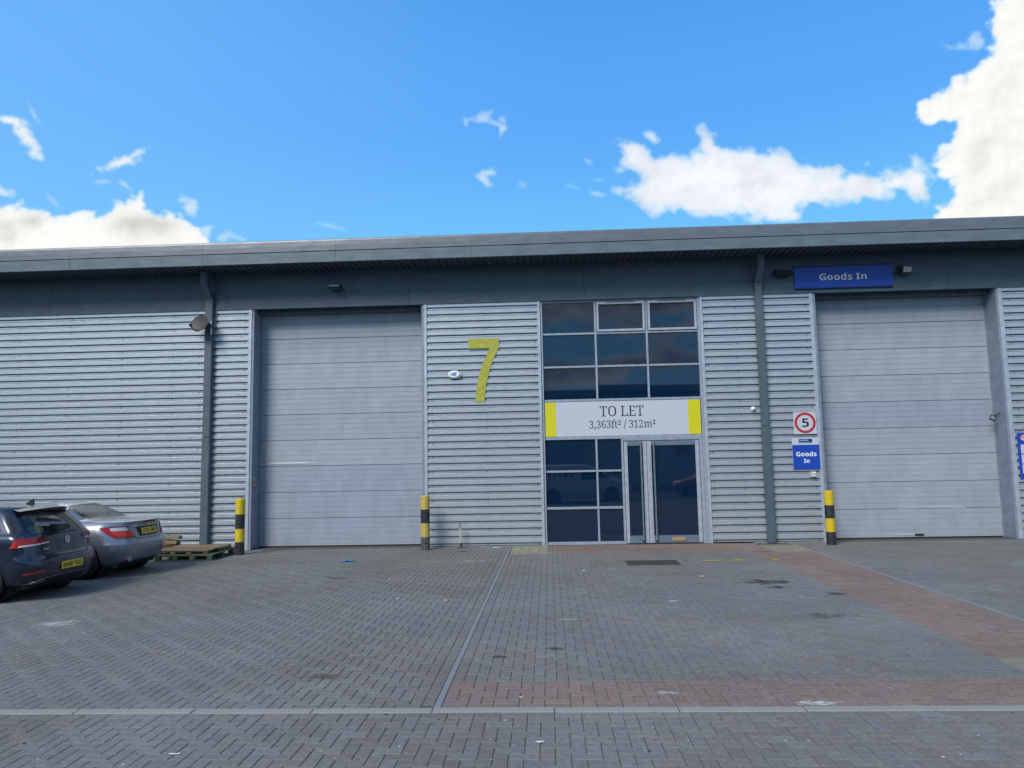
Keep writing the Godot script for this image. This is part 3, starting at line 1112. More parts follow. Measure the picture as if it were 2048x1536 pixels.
func make_building() -> void:
	var b := thing("warehouse_unit", "silver ribbed industrial unit with grey eaves, sectional doors and glazed entrance", "building")
	var silver: Material = mats["silver"]
	var trim: Material = mats["silver_trim"]
	# cladding sheets and their end trims
	cladding(b, -16.0, -7.06, HEAD, silver)
	cladding(b, -2.79, -0.19, HEAD, silver)
	cladding(b, 3.64, 6.08, HEAD, silver)
	cladding(b, 10.395, 16.0, HEAD, silver)
	screws(b, [-15.2, -13.9, -12.7, -11.44, -10.15, -8.9, -8.25, -7.16], 2, [0, 1])
	screws(b, [-2.69, -1.42, -0.26], 2, [0, 0])
	screws(b, [3.72, 4.4, 6.0], 2, [0, 1])
	screws(b, [10.55, 11.8, 13.0], 2, [0, 1])
	for x in [[-7.06, -6.985], [-2.865, -2.79], [-0.19, -0.125], [3.57, 3.64], [6.08, 6.16], [10.3, 10.395]]:
		boxp("corner_trim", Vector3(x[0], 0.0, -0.02), Vector3(x[1], HEAD - 0.004, 0.05), trim, b, 0.006)
	# bent corner of the trim beside the loading door
	var bent := Geo.new()
	bent.prism(PackedVector2Array([Vector2(10.395, 1.86), Vector2(10.425, 1.89), Vector2(10.395, 1.93)]), 0.03, 0.055)
	part("bent_trim", bent, trim, b)
	# wall behind the sheets
	for x in [[-16.0, -6.99], [-2.86, -0.13], [3.575, 6.155], [10.31, 16.0]]:
		boxp("backing_wall", Vector3(x[0], 0.0, -0.2), Vector3(x[1], HEAD, -0.11), mats["inside"], b)
	# deep reveals of the two loading doors
	for x in [[-6.985, -6.93, 1], [-2.92, -2.865, -1], [6.16, 6.215, 1], [10.255, 10.3, -1]]:
		boxp("door_reveal", Vector3(x[0], 0.0, -0.5), Vector3(x[1], HEAD, 0.032), mats["reveal"], b, 0.003)
	for x in [[-6.93, -2.92], [6.215, 10.255]]:
		boxp("reveal_head", Vector3(x[0], HEAD - 0.09, -0.5), Vector3(x[1], HEAD + 0.02, -0.2), mats["band"], b)
	var tones := ["door_b", "door_b", "door_b", "door_c", "door_a", "door_a", "door_c", "door_a", "door_c"]
	var left := sectional_door(b, -6.93, -2.92, tones, 5)
	var tones2 := ["door_a", "door_a", "door_c", "door_a", "door_b", "door_a", "door_c", "door_a", "door_a"]
	var right := sectional_door(b, 6.215, 10.255, tones2, 6)
	boxp("pull_handle", Vector3(8.28, 0.06, -0.44), Vector3(8.48, 0.105, -0.41), mats["plastic_dark"], right, 0.008)
	# dents and rub marks pressed into the doors
	for q in [[right, 8.7, 0.69, 0.75, 0.022], [right, 8.05, 0.08, 0.4, 0.016], [left, -6.2, 1.96, 0.7, 0.012]]:
		var rows := []
		for j in 7:
			var row := []
			for i in 13:
				var u := i / 12.0 * 2 - 1
				var v := j / 6.0 * 2 - 1
				var k := maxf(0, 1 - u * u) * maxf(0, 1 - v * v)
				row.append(Vector3(q[1] + u * q[3], q[2] + v * 0.035, -0.4385 + 0.012 * k))
			rows.append(row)
		var g := Geo.new()
		g.sheet(rows)
		part("dent", g, mats["door_c"], q[0])
	for q in [[-5.73, 4.72, 0.14], [-5.72, 4.12, 0.07], [-4.73, 2.18, 0.03], [-3.75, 1.95, 0.04]]:
		boxp("rub_mark", Vector3(q[0], q[1], -0.4395), Vector3(q[0] + 0.014, q[1] + q[2], -0.4388), mats["reveal"], left)
	# header band
	var xs := [-16.0, -11.944, -7.59, -3.23, 0.921, 5.07, 9.22, 16.0]
	for i in xs.size() - 1:
		boxp("header_panel", Vector3(xs[i] + 0.002, HEAD, -0.1), Vector3(xs[i + 1] - 0.002, 6.6, 0.055), mats["band"], b, 0.003)
	boxp("drip_flashing", Vector3(-16, HEAD - 0.012, 0.0), Vector3(16, HEAD + 0.05, 0.064), mats["band"], b, 0.004)
	# soffit of ribbed sheet, running out to the eaves
	var g := Geo.new()
	var x := -16.0
	while x < 16.0:
		var q := [[0.0, 6.5], [0.06, 6.5], [0.075, 6.535], [0.135, 6.535], [0.15, 6.5]]
		for i in 4:
			g.quad(Vector3(x + q[i][0], q[i][1], 0.05), Vector3(x + q[i + 1][0], q[i + 1][1], 0.05), Vector3(x + q[i + 1][0], q[i + 1][1], 0.93), Vector3(x + q[i][0], q[i][1], 0.93))
		x += 0.15
	part("soffit_sheet", g, mats["soffit"], b)
	# eaves: lower fascia and the leaning panel over it, both in 3 m lengths
	var joints := [-16.0, -13.97, -10.926, -7.801, -4.718, -1.641, 1.407, 4.469, 7.504, 10.55, 13.6, 16.0]
	for i in joints.size() - 1:
		var x0: float = joints[i] + 0.0015
		var x1: float = joints[i + 1] - 0.0015
		boxp("fascia_panel", Vector3(x0, 6.492, 0.9), Vector3(x1, 6.742, 0.95), mats["fascia"], b, 0.004)
		g = Geo.new()
		var prof := [Vector2(6.75, 0.925), Vector2(6.752, 0.964), Vector2(6.88, 0.958), Vector2(6.98, 0.95), Vector2(7.015, 0.94), Vector2(7.03, 0.92), Vector2(7.035, 0.7)]
		for k in prof.size() - 1:
			var p: Vector2 = prof[k]
			var q: Vector2 = prof[k + 1]
			g.quad(Vector3(x0, p.x, p.y), Vector3(x1, p.x, p.y), Vector3(x1, q.x, q.y), Vector3(x0, q.x, q.y))
		part("eaves_panel", g, mats["eaves"], b)
		boxp("eaves_joint", Vector3(x1 - 0.004, 6.5, 0.86), Vector3(x1 + 0.01, 6.74, 0.944), mats["fascia"], b)
	boxp("shadow_gap", Vector3(-16, 6.735, 0.82), Vector3(16, 6.76, 0.925), mats["soffit"], b)
	# roof, back and side walls
	g = Geo.new()
	g.quad(Vector3(-16, 7.03, 0.75), Vector3(16, 7.03, 0.75), Vector3(16, 8.3, -12), Vector3(-16, 8.3, -12))
	g.quad(Vector3(-16, 8.3, -12), Vector3(16, 8.3, -12), Vector3(16, 7.0, -24), Vector3(-16, 7.0, -24))
	part("roof", g, mats["soffit"], b)
	boxp("rear_wall", Vector3(-16, 0, -24.2), Vector3(16, 7.0, -24), mats["silver_trim"], b)
	boxp("side_wall", Vector3(-16.2, 0, -24.2), Vector3(-16.0, 7.0, 0.03), mats["silver_trim"], b)
	boxp("side_wall", Vector3(16.0, 0, -24.2), Vector3(16.2, 7.0, 0.03), mats["silver_trim"], b)
	for e in [-16.2, 16.0]:
		g = Geo.new()
		g.prism(PackedVector2Array([Vector2(-0.9, 6.5), Vector2(24.2, 6.9), Vector2(24.2, 7.0), Vector2(12.0, 8.31), Vector2(-0.75, 7.04), Vector2(-0.9, 7.0)]), 0.0, 0.2, Transform3D(Basis(Vector3(0, 0, -1), Vector3.UP, Vector3(1, 0, 0)), Vector3(e, 0, 0)))
		part("gable_end", g, mats["silver_trim"], b)
	boxp("upper_wall", Vector3(-16, 6.6, -0.3), Vector3(16, 7.05, -0.12), mats["inside"], b)
	downpipe(b, -8.08, -7.89)
	downpipe(b, 4.82, 5.0)
	glazing(b)


func glazing(b: Node3D) -> void:
	rng.seed = 15
	var f: Material = mats["frame"]
	var s := group_part("glazed_screen", b)
	var za := -0.12
	var zf := -0.015
	# outer frame and members; horizontals run between verticals
	boxp("mullion", Vector3(-0.125, 0.0, za), Vector3(-0.075, HEAD, 0.015), f, s, 0.004)
	boxp("mullion", Vector3(3.515, 0.0, za), Vector3(3.57, HEAD, 0.015), f, s, 0.004)
	var cols := [[-0.075, 1.135], [1.181, 2.323], [2.369, 3.515]]
	for x in [1.135, 2.323]:
		boxp("mullion", Vector3(x, 3.3, za), Vector3(x + 0.046, HEAD - 0.06, zf), f, s, 0.004)
	for c in cols:
		boxp("transom", Vector3(c[0], HEAD - 0.06, za), Vector3(c[1] + (0.046 if c[1] < 3 else 0.0), HEAD, zf), f, s, 0.004)
		for y in [4.828, 4.05]:
			boxp("transom", Vector3(c[0], y, za), Vector3(c[1], y + 0.046, zf - 0.002), f, s, 0.004)
	boxp("transom", Vector3(-0.075, 3.265, za), Vector3(3.515, 3.318, zf), f, s, 0.004)
	boxp("transom", Vector3(-0.075, 2.385, za), Vector3(3.515, 2.45, zf), f, s, 0.004)
	boxp("spandrel_panel", Vector3(-0.075, 2.45, -0.1), Vector3(3.515, 3.265, -0.05), mats["door_rail"], s)
	var rows := [[4.874, 5.59], [4.096, 4.828], [3.318, 4.05]]
	for i in 3:
		for j in 3:
			var lo := Vector3(cols[i][0], rows[j][0], -0.075)
			var hi := Vector3(cols[i][1], rows[j][1], -0.06)
			if j == 0 and i > 0:
				# top-hung opening lights with their own sash and a trickle vent
				var v := 0.062
				var sash := []
				sash.append([Vector3(lo.x + 0.01, lo.y + 0.008, -0.09), Vector3(hi.x - 0.01, lo.y + v, 0.012)])
				sash.append([Vector3(lo.x + 0.01, hi.y - v, -0.09), Vector3(hi.x - 0.01, hi.y - 0.008, 0.012)])
				sash.append([Vector3(lo.x + 0.01, lo.y + v, -0.09), Vector3(lo.x + v, hi.y - v, 0.012)])
				sash.append([Vector3(hi.x - v, lo.y + v, -0.09), Vector3(hi.x - 0.01, hi.y - v, 0.012)])
				for q in sash:
					boxp("sash", q[0], q[1], mats["door_stile"], s, 0.005)
				var xm := (lo.x + hi.x) * 0.5
				boxp("trickle_vent", Vector3(xm - 0.34, hi.y - 0.024, 0.012), Vector3(xm + 0.34, hi.y + 0.004, 0.024), mats["pipe"], s, 0.005)
				lo += Vector3(v, v, 0)
				hi -= Vector3(v, v, 0)
			pane(lo, hi, s)
	# lower left lights
	var lc := [[-0.075, 1.08], [1.125, 1.666]]
	var lr := [[0.07, 0.80], [0.855, 1.638], [1.684, 2.385]]
	boxp("mullion", Vector3(1.08, 0.0, za), Vector3(1.125, 2.385, zf), f, s, 0.004)
	boxp("mullion", Vector3(1.666, 0.0, za), Vector3(1.715, 2.385, zf), f, s, 0.004)
	for c in lc:
		boxp("transom", Vector3(c[0], 0.0, za), Vector3(c[1], 0.07, zf - 0.002), f, s, 0.004)
		boxp("transom", Vector3(c[0], 0.80, za), Vector3(c[1], 0.855, zf - 0.002), f, s, 0.004)
		boxp("transom", Vector3(c[0], 1.638, za), Vector3(c[1], 1.684, zf - 0.002), f, s, 0.004)
		for r in lr:
			pane(Vector3(c[0], r[0], -0.075), Vector3(c[1], r[1], -0.06), s)
	boxp("door_jamb", Vector3(3.44, 0.0, za), Vector3(3.515, 2.385, zf), f, s, 0.004)
	boxp("door_head", Vector3(1.715, 2.335, za), Vector3(3.44, 2.385, zf), f, s, 0.004)
	boxp("threshold", Vector3(1.715, -0.01, -0.14), Vector3(3.44, 0.014, 0.02), mats["seal"], s, 0.004)
	# a narrow leaf and a wide leaf
	for q in [[1.725, 2.238, 0.08, 0.085, 1], [2.246, 3.432, 0.1, 0.085, -1]]:
		var d := group_part("entrance_door", b)
		var x0: float = q[0]
		var x1: float = q[1]
		boxp("stile", Vector3(x0, 0.02, -0.1), Vector3(x0 + q[2], 2.325, -0.03), mats["door_stile"], d, 0.005)
		boxp("stile", Vector3(x1 - q[3], 0.02, -0.1), Vector3(x1, 2.325, -0.03), mats["door_stile"], d, 0.005)
		boxp("rail", Vector3(x0 + q[2], 2.215, -0.095), Vector3(x1 - q[3], 2.325, -0.028), mats["door_rail"], d, 0.004)
		boxp("rail", Vector3(x0 + q[2], 0.02, -0.095), Vector3(x1 - q[3], 0.185, -0.028), mats["door_rail"], d, 0.004)
		pane(Vector3(x0 + q[2], 0.185, -0.07), Vector3(x1 - q[3], 2.215, -0.058), d)
		var hx: float = x1 - q[3] - 0.05 if q[4] > 0 else x0 + q[2] + 0.05
		var g := Geo.new()
		g.bbox(Vector3(hx - 0.019, 0.08, 0.01), Vector3(hx + 0.019, 2.27, 0.04), 0.008)
		g.bbox(Vector3(hx - 0.03, 0.07, -0.03), Vector3(hx + 0.03, 0.13, 0.02), 0.005)
		g.bbox(Vector3(hx - 0.03, 2.23, -0.03), Vector3(hx + 0.03, 2.29, 0.02), 0.005)
		part("pull_handle", g, mats["door_rail"], d)
		if q[4] < 0:
			boxp("letter_plate", Vector3(2.74, 0.063, -0.028), Vector3(3.04, 0.145, -0.012), mats["brass"], d, 0.006)
			boxp("lock_cylinder", Vector3(x0 + 0.03, 1.28, -0.03), Vector3(x0 + 0.05, 1.32, -0.018), mats["brass"], d, 0.004)
	# the rooms behind the glass
	var r := group_part("lobby", b)
	var ins: Material = mats["inside"]
	boxp("lobby_floor", Vector3(-0.3, -0.1, -4.2), Vector3(3.7, 0.0, -0.14), mats["carpet"], r)
	boxp("lobby_wall", Vector3(-0.5, 0.0, -4.2), Vector3(-0.3, HEAD, -0.2), ins, r)
	boxp("lobby_wall", Vector3(3.7, 0.0, -4.2), Vector3(3.9, HEAD, -0.2), ins, r)
	boxp("lobby_wall", Vector3(-0.5, 0.0, -4.4), Vector3(3.9, HEAD, -4.2), ins, r)
	boxp("upper_floor", Vector3(-0.3, 2.5, -4.2), Vector3(3.7, 2.85, -0.13), ins, r)
	boxp("lobby_ceiling", Vector3(-0.5, HEAD, -4.4), Vector3(3.9, HEAD + 0.1, -0.1), ins, r)


func pane(lo: Vector3, hi: Vector3, parent: Node3D) -> void:
	# one sheet of solar glass, its face flat and turned outwards
	var g := Geo.new()
	var a := rng.randf_range(-0.0016, 0.0016)   # no two panes sit quite in one plane
	var c := rng.randf_range(-0.0016, 0.0016)
	g.quad(Vector3(lo.x, lo.y, hi.z + a), Vector3(hi.x, lo.y, hi.z + c), Vector3(hi.x, hi.y, hi.z - a), Vector3(lo.x, hi.y, hi.z - c))
	part("pane", g, mats["glass"], parent)


# ------------------------------------------------------------------ things on the building
func disc(g: Geo, c: Vector3, r: float, z0: float, z1: float, seg := 40, rx := 1.0) -> void:
	var p := PackedVector2Array()
	for i in seg:
		p.append(Vector2(c.x + cos(TAU * i / seg) * r * rx, c.y + sin(TAU * i / seg) * r))
	g.prism(p, c.z + z0, c.z + z1)


func ring(g: Geo, c: Vector3, r0: float, r1: float, z0: float, z1: float, seg := 48) -> void:
	for i in seg:
		var a := TAU * i / seg
		var b := TAU * (i + 1) / seg
		var p := [Vector3(cos(a), sin(a), 0), Vector3(cos(b), sin(b), 0)]
		var f := c + Vector3(0, 0, z1)
		var k := c + Vector3(0, 0, z0)
		g.quad(f + p[0] * r0, f + p[0] * r1, f + p[1] * r1, f + p[1] * r0)
		g.quad(k + p[0] * r1, f + p[0] * r1, f + p[1] * r1, k + p[1] * r1)


func make_signs() -> void:
	# to let board
	var t := thing("letting_board", "white TO LET board with yellow ends across the glazed entrance", "sign")
	boxp("board", Vector3(-0.06, 2.455, -0.045), Vector3(3.5, 3.255, -0.012), mats["sign_white"], t, 0.003)
	for x in [[-0.055, 0.19], [3.215, 3.495]]:
		boxp("end_stripe", Vector3(x[0], 2.46, -0.012), Vector3(x[1], 3.25, -0.0095), mats["sign_yellow"], t)
	text_part("lettering", "TO LET", Vector2(1.202, 2.905), Vector2(2.206, 3.145), -0.012, "Droid Serif", 400, mats["ink"], t, 0.003)
	text_part("lettering", "3,363ft² / 312m²", Vector2(0.953, 2.595), Vector2(2.462, 2.825), -0.012, "Droid Serif", 400, mats["ink"], t, 0.003)
	# unit number
	var g := Geo.new()
	var pts := PackedVector2Array()
	for p in [[-1.816, 4.79], [-1.816, 4.555]]:
		pts.append(Vector2(p[0], p[1]))
	for k in 17:
		pts.append(Vector2(-1.316, 4.555).bezier_interpolate(Vector2(-1.53, 4.17), Vector2(-1.652, 3.72), Vector2(-1.668, 3.303), k / 16.0))
	for k in 17:
		pts.append(Vector2(-1.455, 3.303).bezier_interpolate(Vector2(-1.435, 3.73), Vector2(-1.325, 4.17), Vector2(-1.1, 4.56), k / 16.0))
	pts.append(Vector2(-1.098, 4.79))
	g.prism(pts, 0.037, 0.049)
	tag(part("unit_number", g, mats["seven"], self), "large yellow-green figure 7 fixed to the ribbed wall", "sign")
	# goods in board on the header
	t = thing("goods_board", "long blue Goods In board on the header above the loading door", "sign")
	boxp("board", Vector3(5.756, 5.755, 0.056), Vector3(7.965, 6.24, 0.1), mats["sign_blue"], t, 0.004)
	boxp("frame_edge", Vector3(5.735, 6.24, 0.056), Vector3(7.965, 6.27, 0.112), mats["sign_navy"], t, 0.003)
	boxp("frame_edge", Vector3(5.756, 5.73, 0.056), Vector3(7.965, 5.755, 0.112), mats["sign_navy"], t, 0.003)
	text_part("lettering", "Goods In", Vector2(6.319, 5.918), Vector2(7.386, 6.08), 0.1, "Droid Sans", 700, mats["letter_white"], t)
	# speed limit
	t = thing("speed_sign", "square white sign with red ring and black 5 beside the loading door", "sign")
	boxp("plate", Vector3(5.56, 2.403, 0.037), Vector3(6.066, 2.9, 0.05), mats["sign_white"], t, 0.002)
	g = Geo.new()
	ring(g, Vector3(5.816, 2.656, 0.05), 0.178, 0.236, 0.0, 0.002)
	part("red_ring", g, mats["sign_red"], t)
	text_part("lettering", "5", Vector2(5.748, 2.562), Vector2(5.9, 2.756), 0.05, "Droid Sans", 700, mats["ink"], t, 0.002)
	# goods in wall sign
	t = thing("goods_sign", "blue and white Goods In sign under the speed limit sign", "sign")
	boxp("board", Vector3(5.497, 1.605, 0.037), Vector3(6.1, 2.312, 0.05), mats["sign_white"], t, 0.002)
	boxp("blue_field", Vector3(5.499, 1.607, 0.05), Vector3(6.098, 2.16, 0.052), mats["sign_blue"], t)
	boxp("logo_panel", Vector3(5.65, 2.22, 0.05), Vector3(5.95, 2.292, 0.052), mats["sign_navy"], t)
	boxp("logo_stripe", Vector3(5.652, 2.196, 0.05), Vector3(5.948, 2.217, 0.052), mats["sky_blue"], t)
	g = Geo.new()
	for k in 7:
		var x := 5.675 + k * 0.028
		g.box(Vector3(x, 2.244, 0.052), Vector3(x + 0.006, 2.274, 0.053))
		g.box(Vector3(x + 0.008, 2.244 + (k % 3) * 0.009, 0.052), Vector3(x + 0.021, 2.25 + (k % 3) * 0.009, 0.053))
	part("logo_lettering", g, mats["letter_white"], t)
	text_part("lettering", "Goods", Vector2(5.575, 1.9), Vector2(6.027, 2.008), 0.052, "Droid Sans", 700, mats["letter_white"], t, 0.002)
	text_part("lettering", "In", Vector2(5.738, 1.757), Vector2(5.862, 1.845), 0.052, "Droid Sans", 700, mats["letter_white"], t, 0.002)
	# safety board at the picture's edge
	t = thing("safety_board", "tall blue safety board with prohibition symbol on ribbed wall", "sign")
	boxp("board", Vector3(10.440, 1.3, 0.037), Vector3(11.120, 2.33, 0.05), mats["sign_blue"], t, 0.002)
	g = Geo.new()
	disc(g, Vector3(10.580, 2.22, 0.05), 0.078, 0.0, 0.002)
	part("white_disc", g, mats["sign_white"], t)
	g = Geo.new()
	ring(g, Vector3(10.580, 2.22, 0.052), 0.062, 0.078, 0.0, 0.002)
	g.tbox(Transform3D(Basis(Vector3.BACK, -PI / 4), Vector3(10.580, 2.22, 0.053)), Vector3(0.13, 0.016, 0.002))
	part("red_ring", g, mats["sign_red"], t)
	for k in 3:
		var y := 1.87 - k * 0.22
		boxp("white_panel", Vector3(10.500, y, 0.05), Vector3(11.070, y + 0.2, 0.052), mats["sign_white"], t)
		if k == 0:
			g = Geo.new()
			g.prism(PackedVector2Array([Vector2(10.530, y + 0.03), Vector2(10.690, y + 0.03), Vector2(10.610, y + 0.165)]), 0.052, 0.053)
			part("warning_triangle", g, mats["sign_yellow"], t)
		g = Geo.new()
		for q in 3:
			g.box(Vector3(10.740, y + 0.04 + q * 0.05, 0.052), Vector3(11.020 - q * 0.04, y + 0.06 + q * 0.05, 0.053))
		part("small_print", g, mats["ink"], t)
	# red and white notice stuck inside the reveal
	t = thing("reveal_notice", "small red and white notice stuck on the grey door reveal", "notice")
	boxp("white_label", Vector3(-6.93, 1.56, -0.2), Vector3(-6.926, 1.66, -0.08), mats["sign_white"], t)
	boxp("print", Vector3(-6.926, 1.585, -0.17), Vector3(-6.925, 1.635, -0.11), mats["band"], t)
	boxp("red_label", Vector3(-6.93, 1.4, -0.22), Vector3(-6.926, 1.555, -0.06), mats["sign_red"], t)
	boxp("print", Vector3(-6.926, 1.44, -0.19), Vector3(-6.925, 1.52, -0.1), mats["sign_white"], t)


func make_fittings() -> void:
	var dark: Material = mats["plastic_dark"]
	# bulkhead flood light over the door of unit 7
	var t := thing("flood_light", "small dark flood lamp on the header above unit 7's door", "lamp", Vector3(-4.93, 6.06, 0.055))
	boxp("bracket", Vector3(-0.03, -0.03, 0.0), Vector3(0.03, 0.03, 0.1), dark, t, 0.004)
	var g := Geo.new()
	g.tbox(Transform3D(Basis(Vector3.RIGHT, 0.35), Vector3(0, 0.01, 0.17)), Vector3(0.3, 0.09, 0.2), 0.03)
	part("housing", g, dark, t)
	g = Geo.new()
	g.tbox(Transform3D(Basis(Vector3.RIGHT, 0.35), Vector3(0, 0.03, 0.273)), Vector3(0.24, 0.03, 0.006), 0.002)
	part("lens", g, mats["lamp_glass"], t)
	# old lamp beside the Goods In board, bagged over
	t = thing("wall_lamp", "long dark wall lamp touching the blue Goods In board's end", "lamp", Vector3(5.5, 6.1, 0.055))
	boxp("back_plate", Vector3(-0.12, -0.06, 0.0), Vector3(0.12, 0.06, 0.03), dark, t, 0.006)
	g = Geo.new()
	g.tbox(Transform3D(Basis(Vector3.FORWARD, 0.08) * Basis(Vector3.RIGHT, 0.5), Vector3(-0.02, 0.0, 0.13)), Vector3(0.42, 0.11, 0.16), 0.03)
	part("housing", g, mats["seal"], t)
	for x in [-0.15, 0.17]:
		boxp("clip", Vector3(x, 0.03, 0.19), Vector3(x + 0.03, 0.05, 0.2), mats["galvanised"], t, 0.003)
	# led flood light
	t = thing("led_flood_light", "square flood lamp with pale lens beside the blue board", "lamp", Vector3(8.2, 6.1, 0.055))
	boxp("sensor", Vector3(-0.11, 0.01, 0.0), Vector3(-0.02, 0.12, 0.08), dark, t, 0.015)
	boxp("arm", Vector3(-0.14, -0.06, 0.0), Vector3(-0.1, -0.02, 0.12), dark, t, 0.006)
	var q := Transform3D(Basis(Vector3.UP, 0.25) * Basis(Vector3.RIGHT, 0.3), Vector3(0.04, -0.03, 0.15))
	g = Geo.new()
	g.tbox(q, Vector3(0.27, 0.2, 0.05), 0.012)
	part("housing", g, dark, t)
	g = Geo.new()
	g.tbox(q * Transform3D(Basis(), Vector3(0, 0.025, 0.027)), Vector3(0.21, 0.12, 0.004), 0.0)
	part("lens", g, mats["lamp_glass"], t)
	# satellite dish
	t = thing("satellite_dish", "weathered grey satellite dish fixed beside the downpipe", "dish", Vector3(-8.0, 5.24, 0.17))
	g = Geo.new()
	var prof := []
	for k in 9:
		var r := 0.255 * k / 8.0
		prof.append(Vector2(maxf(r, 0.0001), r * r * 0.75))
	prof.append(Vector2(0.262, 0.054))
	prof.append(Vector2(0.258, 0.046))
	for k in range(8, -1, -1):
		var r := 0.255 * k / 8.0
		prof.append(Vector2(maxf(r, 0.0001), r * r * 0.75 - 0.008))
	prof.reverse()
	var face := Basis(Vector3.UP, -0.3) * Basis(Vector3.RIGHT, PI / 2 - 0.2)
	var dt := Transform3D(face.scaled_local(Vector3(0.94, 1.0, 0.78)), Vector3(-0.09, 0.02, 0.16))
	g.lathe(dt, prof, 32)
	part("reflector", g, mats["dish"], t)
	g = Geo.new()
	g.tube([dt * Vector3(0, 0.02, 0.22), dt * Vector3(0, 0.2, 0.26), dt * Vector3(0, 0.3, 0.2)], 0.011, 8)
	part("feed_arm", g, dark, t)
	g = Geo.new()
	g.tube([dt * Vector3(0, 0.28, 0.21), dt * Vector3(0, 0.33, 0.15)], 0.03, 12)
	part("feed_horn", g, dark, t)
	g = Geo.new()
	g.tube([Vector3(0.04, -0.16, 0.02), Vector3(0.04, 0.06, 0.02)], 0.02, 10)
	g.tube([Vector3(0.04, -0.05, 0.02), Vector3(-0.1, 0.0, 0.1)], 0.018, 8)
	part("mast", g, dark, t)
	boxp("clamp", Vector3(0.08, -0.2, -0.02), Vector3(0.1, -0.06, 0.03), mats["letter_white"], t, 0.004)
	boxp("clamp", Vector3(0.085, 0.05, -0.02), Vector3(0.1, 0.12, 0.03), mats["letter_white"], t, 0.004)
	g = Geo.new()
	g.tube([Vector3(0.06, -0.05, 0.0), Vector3(0.14, 0.05, -0.1), Vector3(0.16, 0.3, -0.11), Vector3(0.15, 0.5, -0.11), Vector3(0.19, 0.58, -0.08)], 0.006, 6)
	part("cable", g, mats["galvanised"], t)
	# little camera by the pipe
	t = thing("security_camera", "tiny white dome camera on the ribs beside the downpipe", "camera", Vector3(4.67, 3.0, 0.036))
	g = Geo.new()
	g.lathe(Transform3D(Basis(Vector3.RIGHT, PI / 2), Vector3.ZERO), [Vector2(0.052, 0), Vector2(0.052, 0.03), Vector2(0.047, 0.05), Vector2(0.033, 0.07), Vector2(0.015, 0.08), Vector2(0.0, 0.082)], 18)
	part("dome", g, mats["letter_white"], t)
	g = Geo.new()
	g.lathe(Transform3D(Basis(Vector3.RIGHT, PI / 2 + 0.5), Vector3(0.018, -0.012, 0.045)), [Vector2(0.02, 0), Vector2(0.02, 0.03), Vector2(0.0, 0.032)], 14)
	part("lens", g, mats["ink"], t)
	# alarm box
	t = thing("alarm_box", "oval cream alarm box with blue mark left of the 7", "alarm box", Vector3(-2.15, 3.955, 0.037))
	g = Geo.new()
	disc(g, Vector3.ZERO, 0.098, 0.0, 0.05, 40, 1.66)
	part("base", g, mats["plastic_cream"], t)
	g = Geo.new()
	disc(g, Vector3(-0.012, 0.005, 0.05), 0.078, 0.0, 0.022, 40, 1.66)
	part("cover", g, mats["letter_white"], t)
	g = Geo.new()
	g.prism(PackedVector2Array([Vector2(-0.1, 0.0), Vector2(-0.02, 0.035), Vector2(0.06, 0.045), Vector2(0.05, -0.03), Vector2(0.0, -0.045), Vector2(-0.05, -0.03)]), 0.072, 0.074)
	part("blue_mark", g, mats["sky_blue"], t)
	# entry phone under the signs
	t = thing("entry_box", "small cream push button box under the blue sign", "switch box", Vector3(5.925, 1.498, 0.036))
	boxp("case", Vector3(-0.08, -0.06, 0.0), Vector3(0.055, 0.06, 0.05), mats["plastic_cream"], t, 0.006)
	boxp("face", Vector3(-0.02, -0.045, 0.05), Vector3(0.05, 0.05, 0.06), mats["letter_white"], t, 0.004)
	boxp("slot", Vector3(-0.005, -0.02, 0.06), Vector3(0.035, 0.025, 0.062), mats["galvanised"], t)
	# door sensor on the loading door's reveal
	t = thing("door_sensor", "black safety sensor on a stalk in the loading door's reveal", "sensor", Vector3(10.255, 2.76, -0.2))
	g = Geo.new()
	g.tube([Vector3(0, 0.03, -0.02), Vector3(-0.13, -0.03, 0.02)], 0.014, 8)
	part("stalk", g, dark, t)
	g = Geo.new()
	var st := Transform3D(Basis(Vector3.BACK, -0.5), Vector3(-0.17, -0.07, 0.03))
	g.tbox(st * Transform3D(Basis(), Vector3(0, 0.055, 0)), Vector3(0.13, 0.016, 0.03), 0.004)
	g.tbox(st * Transform3D(Basis(), Vector3(0, -0.055, 0)), Vector3(0.13, 0.03, 0.03), 0.004)
	g.tbox(st * Transform3D(Basis(), Vector3(-0.06, 0, 0)), Vector3(0.016, 0.1, 0.03), 0.004)
	g.tbox(st * Transform3D(Basis(), Vector3(0.06, 0, 0)), Vector3(0.016, 0.1, 0.03), 0.004)
	part("loop_head", g, dark, t)


# ------------------------------------------------------------------ things on the ground
func bollard(at: Vector3, height: float, cuts: Array, mset: Array, label: String, lean: Vector2) -> void:
	var t := thing("bollard", label, "bollard", at, "striped bollards at the loading doors")
	t.rotation = Vector3(lean.x, 0, lean.y)
	var r := 0.1
	for k in 4:
		var g := Geo.new()
		var y0: float = cuts[k] * height
		var y1: float = cuts[k + 1] * height
		var prof := [Vector2(r, y0), Vector2(r, y1)]
		if k == 3:
			prof = [Vector2(r, y0), Vector2(r, y1 - 0.02), Vector2(r * 0.93, y1 - 0.007), Vector2(r * 0.75, y1), Vector2(0.0, y1 + 0.004)]
		g.lathe(Transform3D(), prof, 28)
		part("yellow_band" if k % 2 else "black_band", g, mats[mset[k]], t)


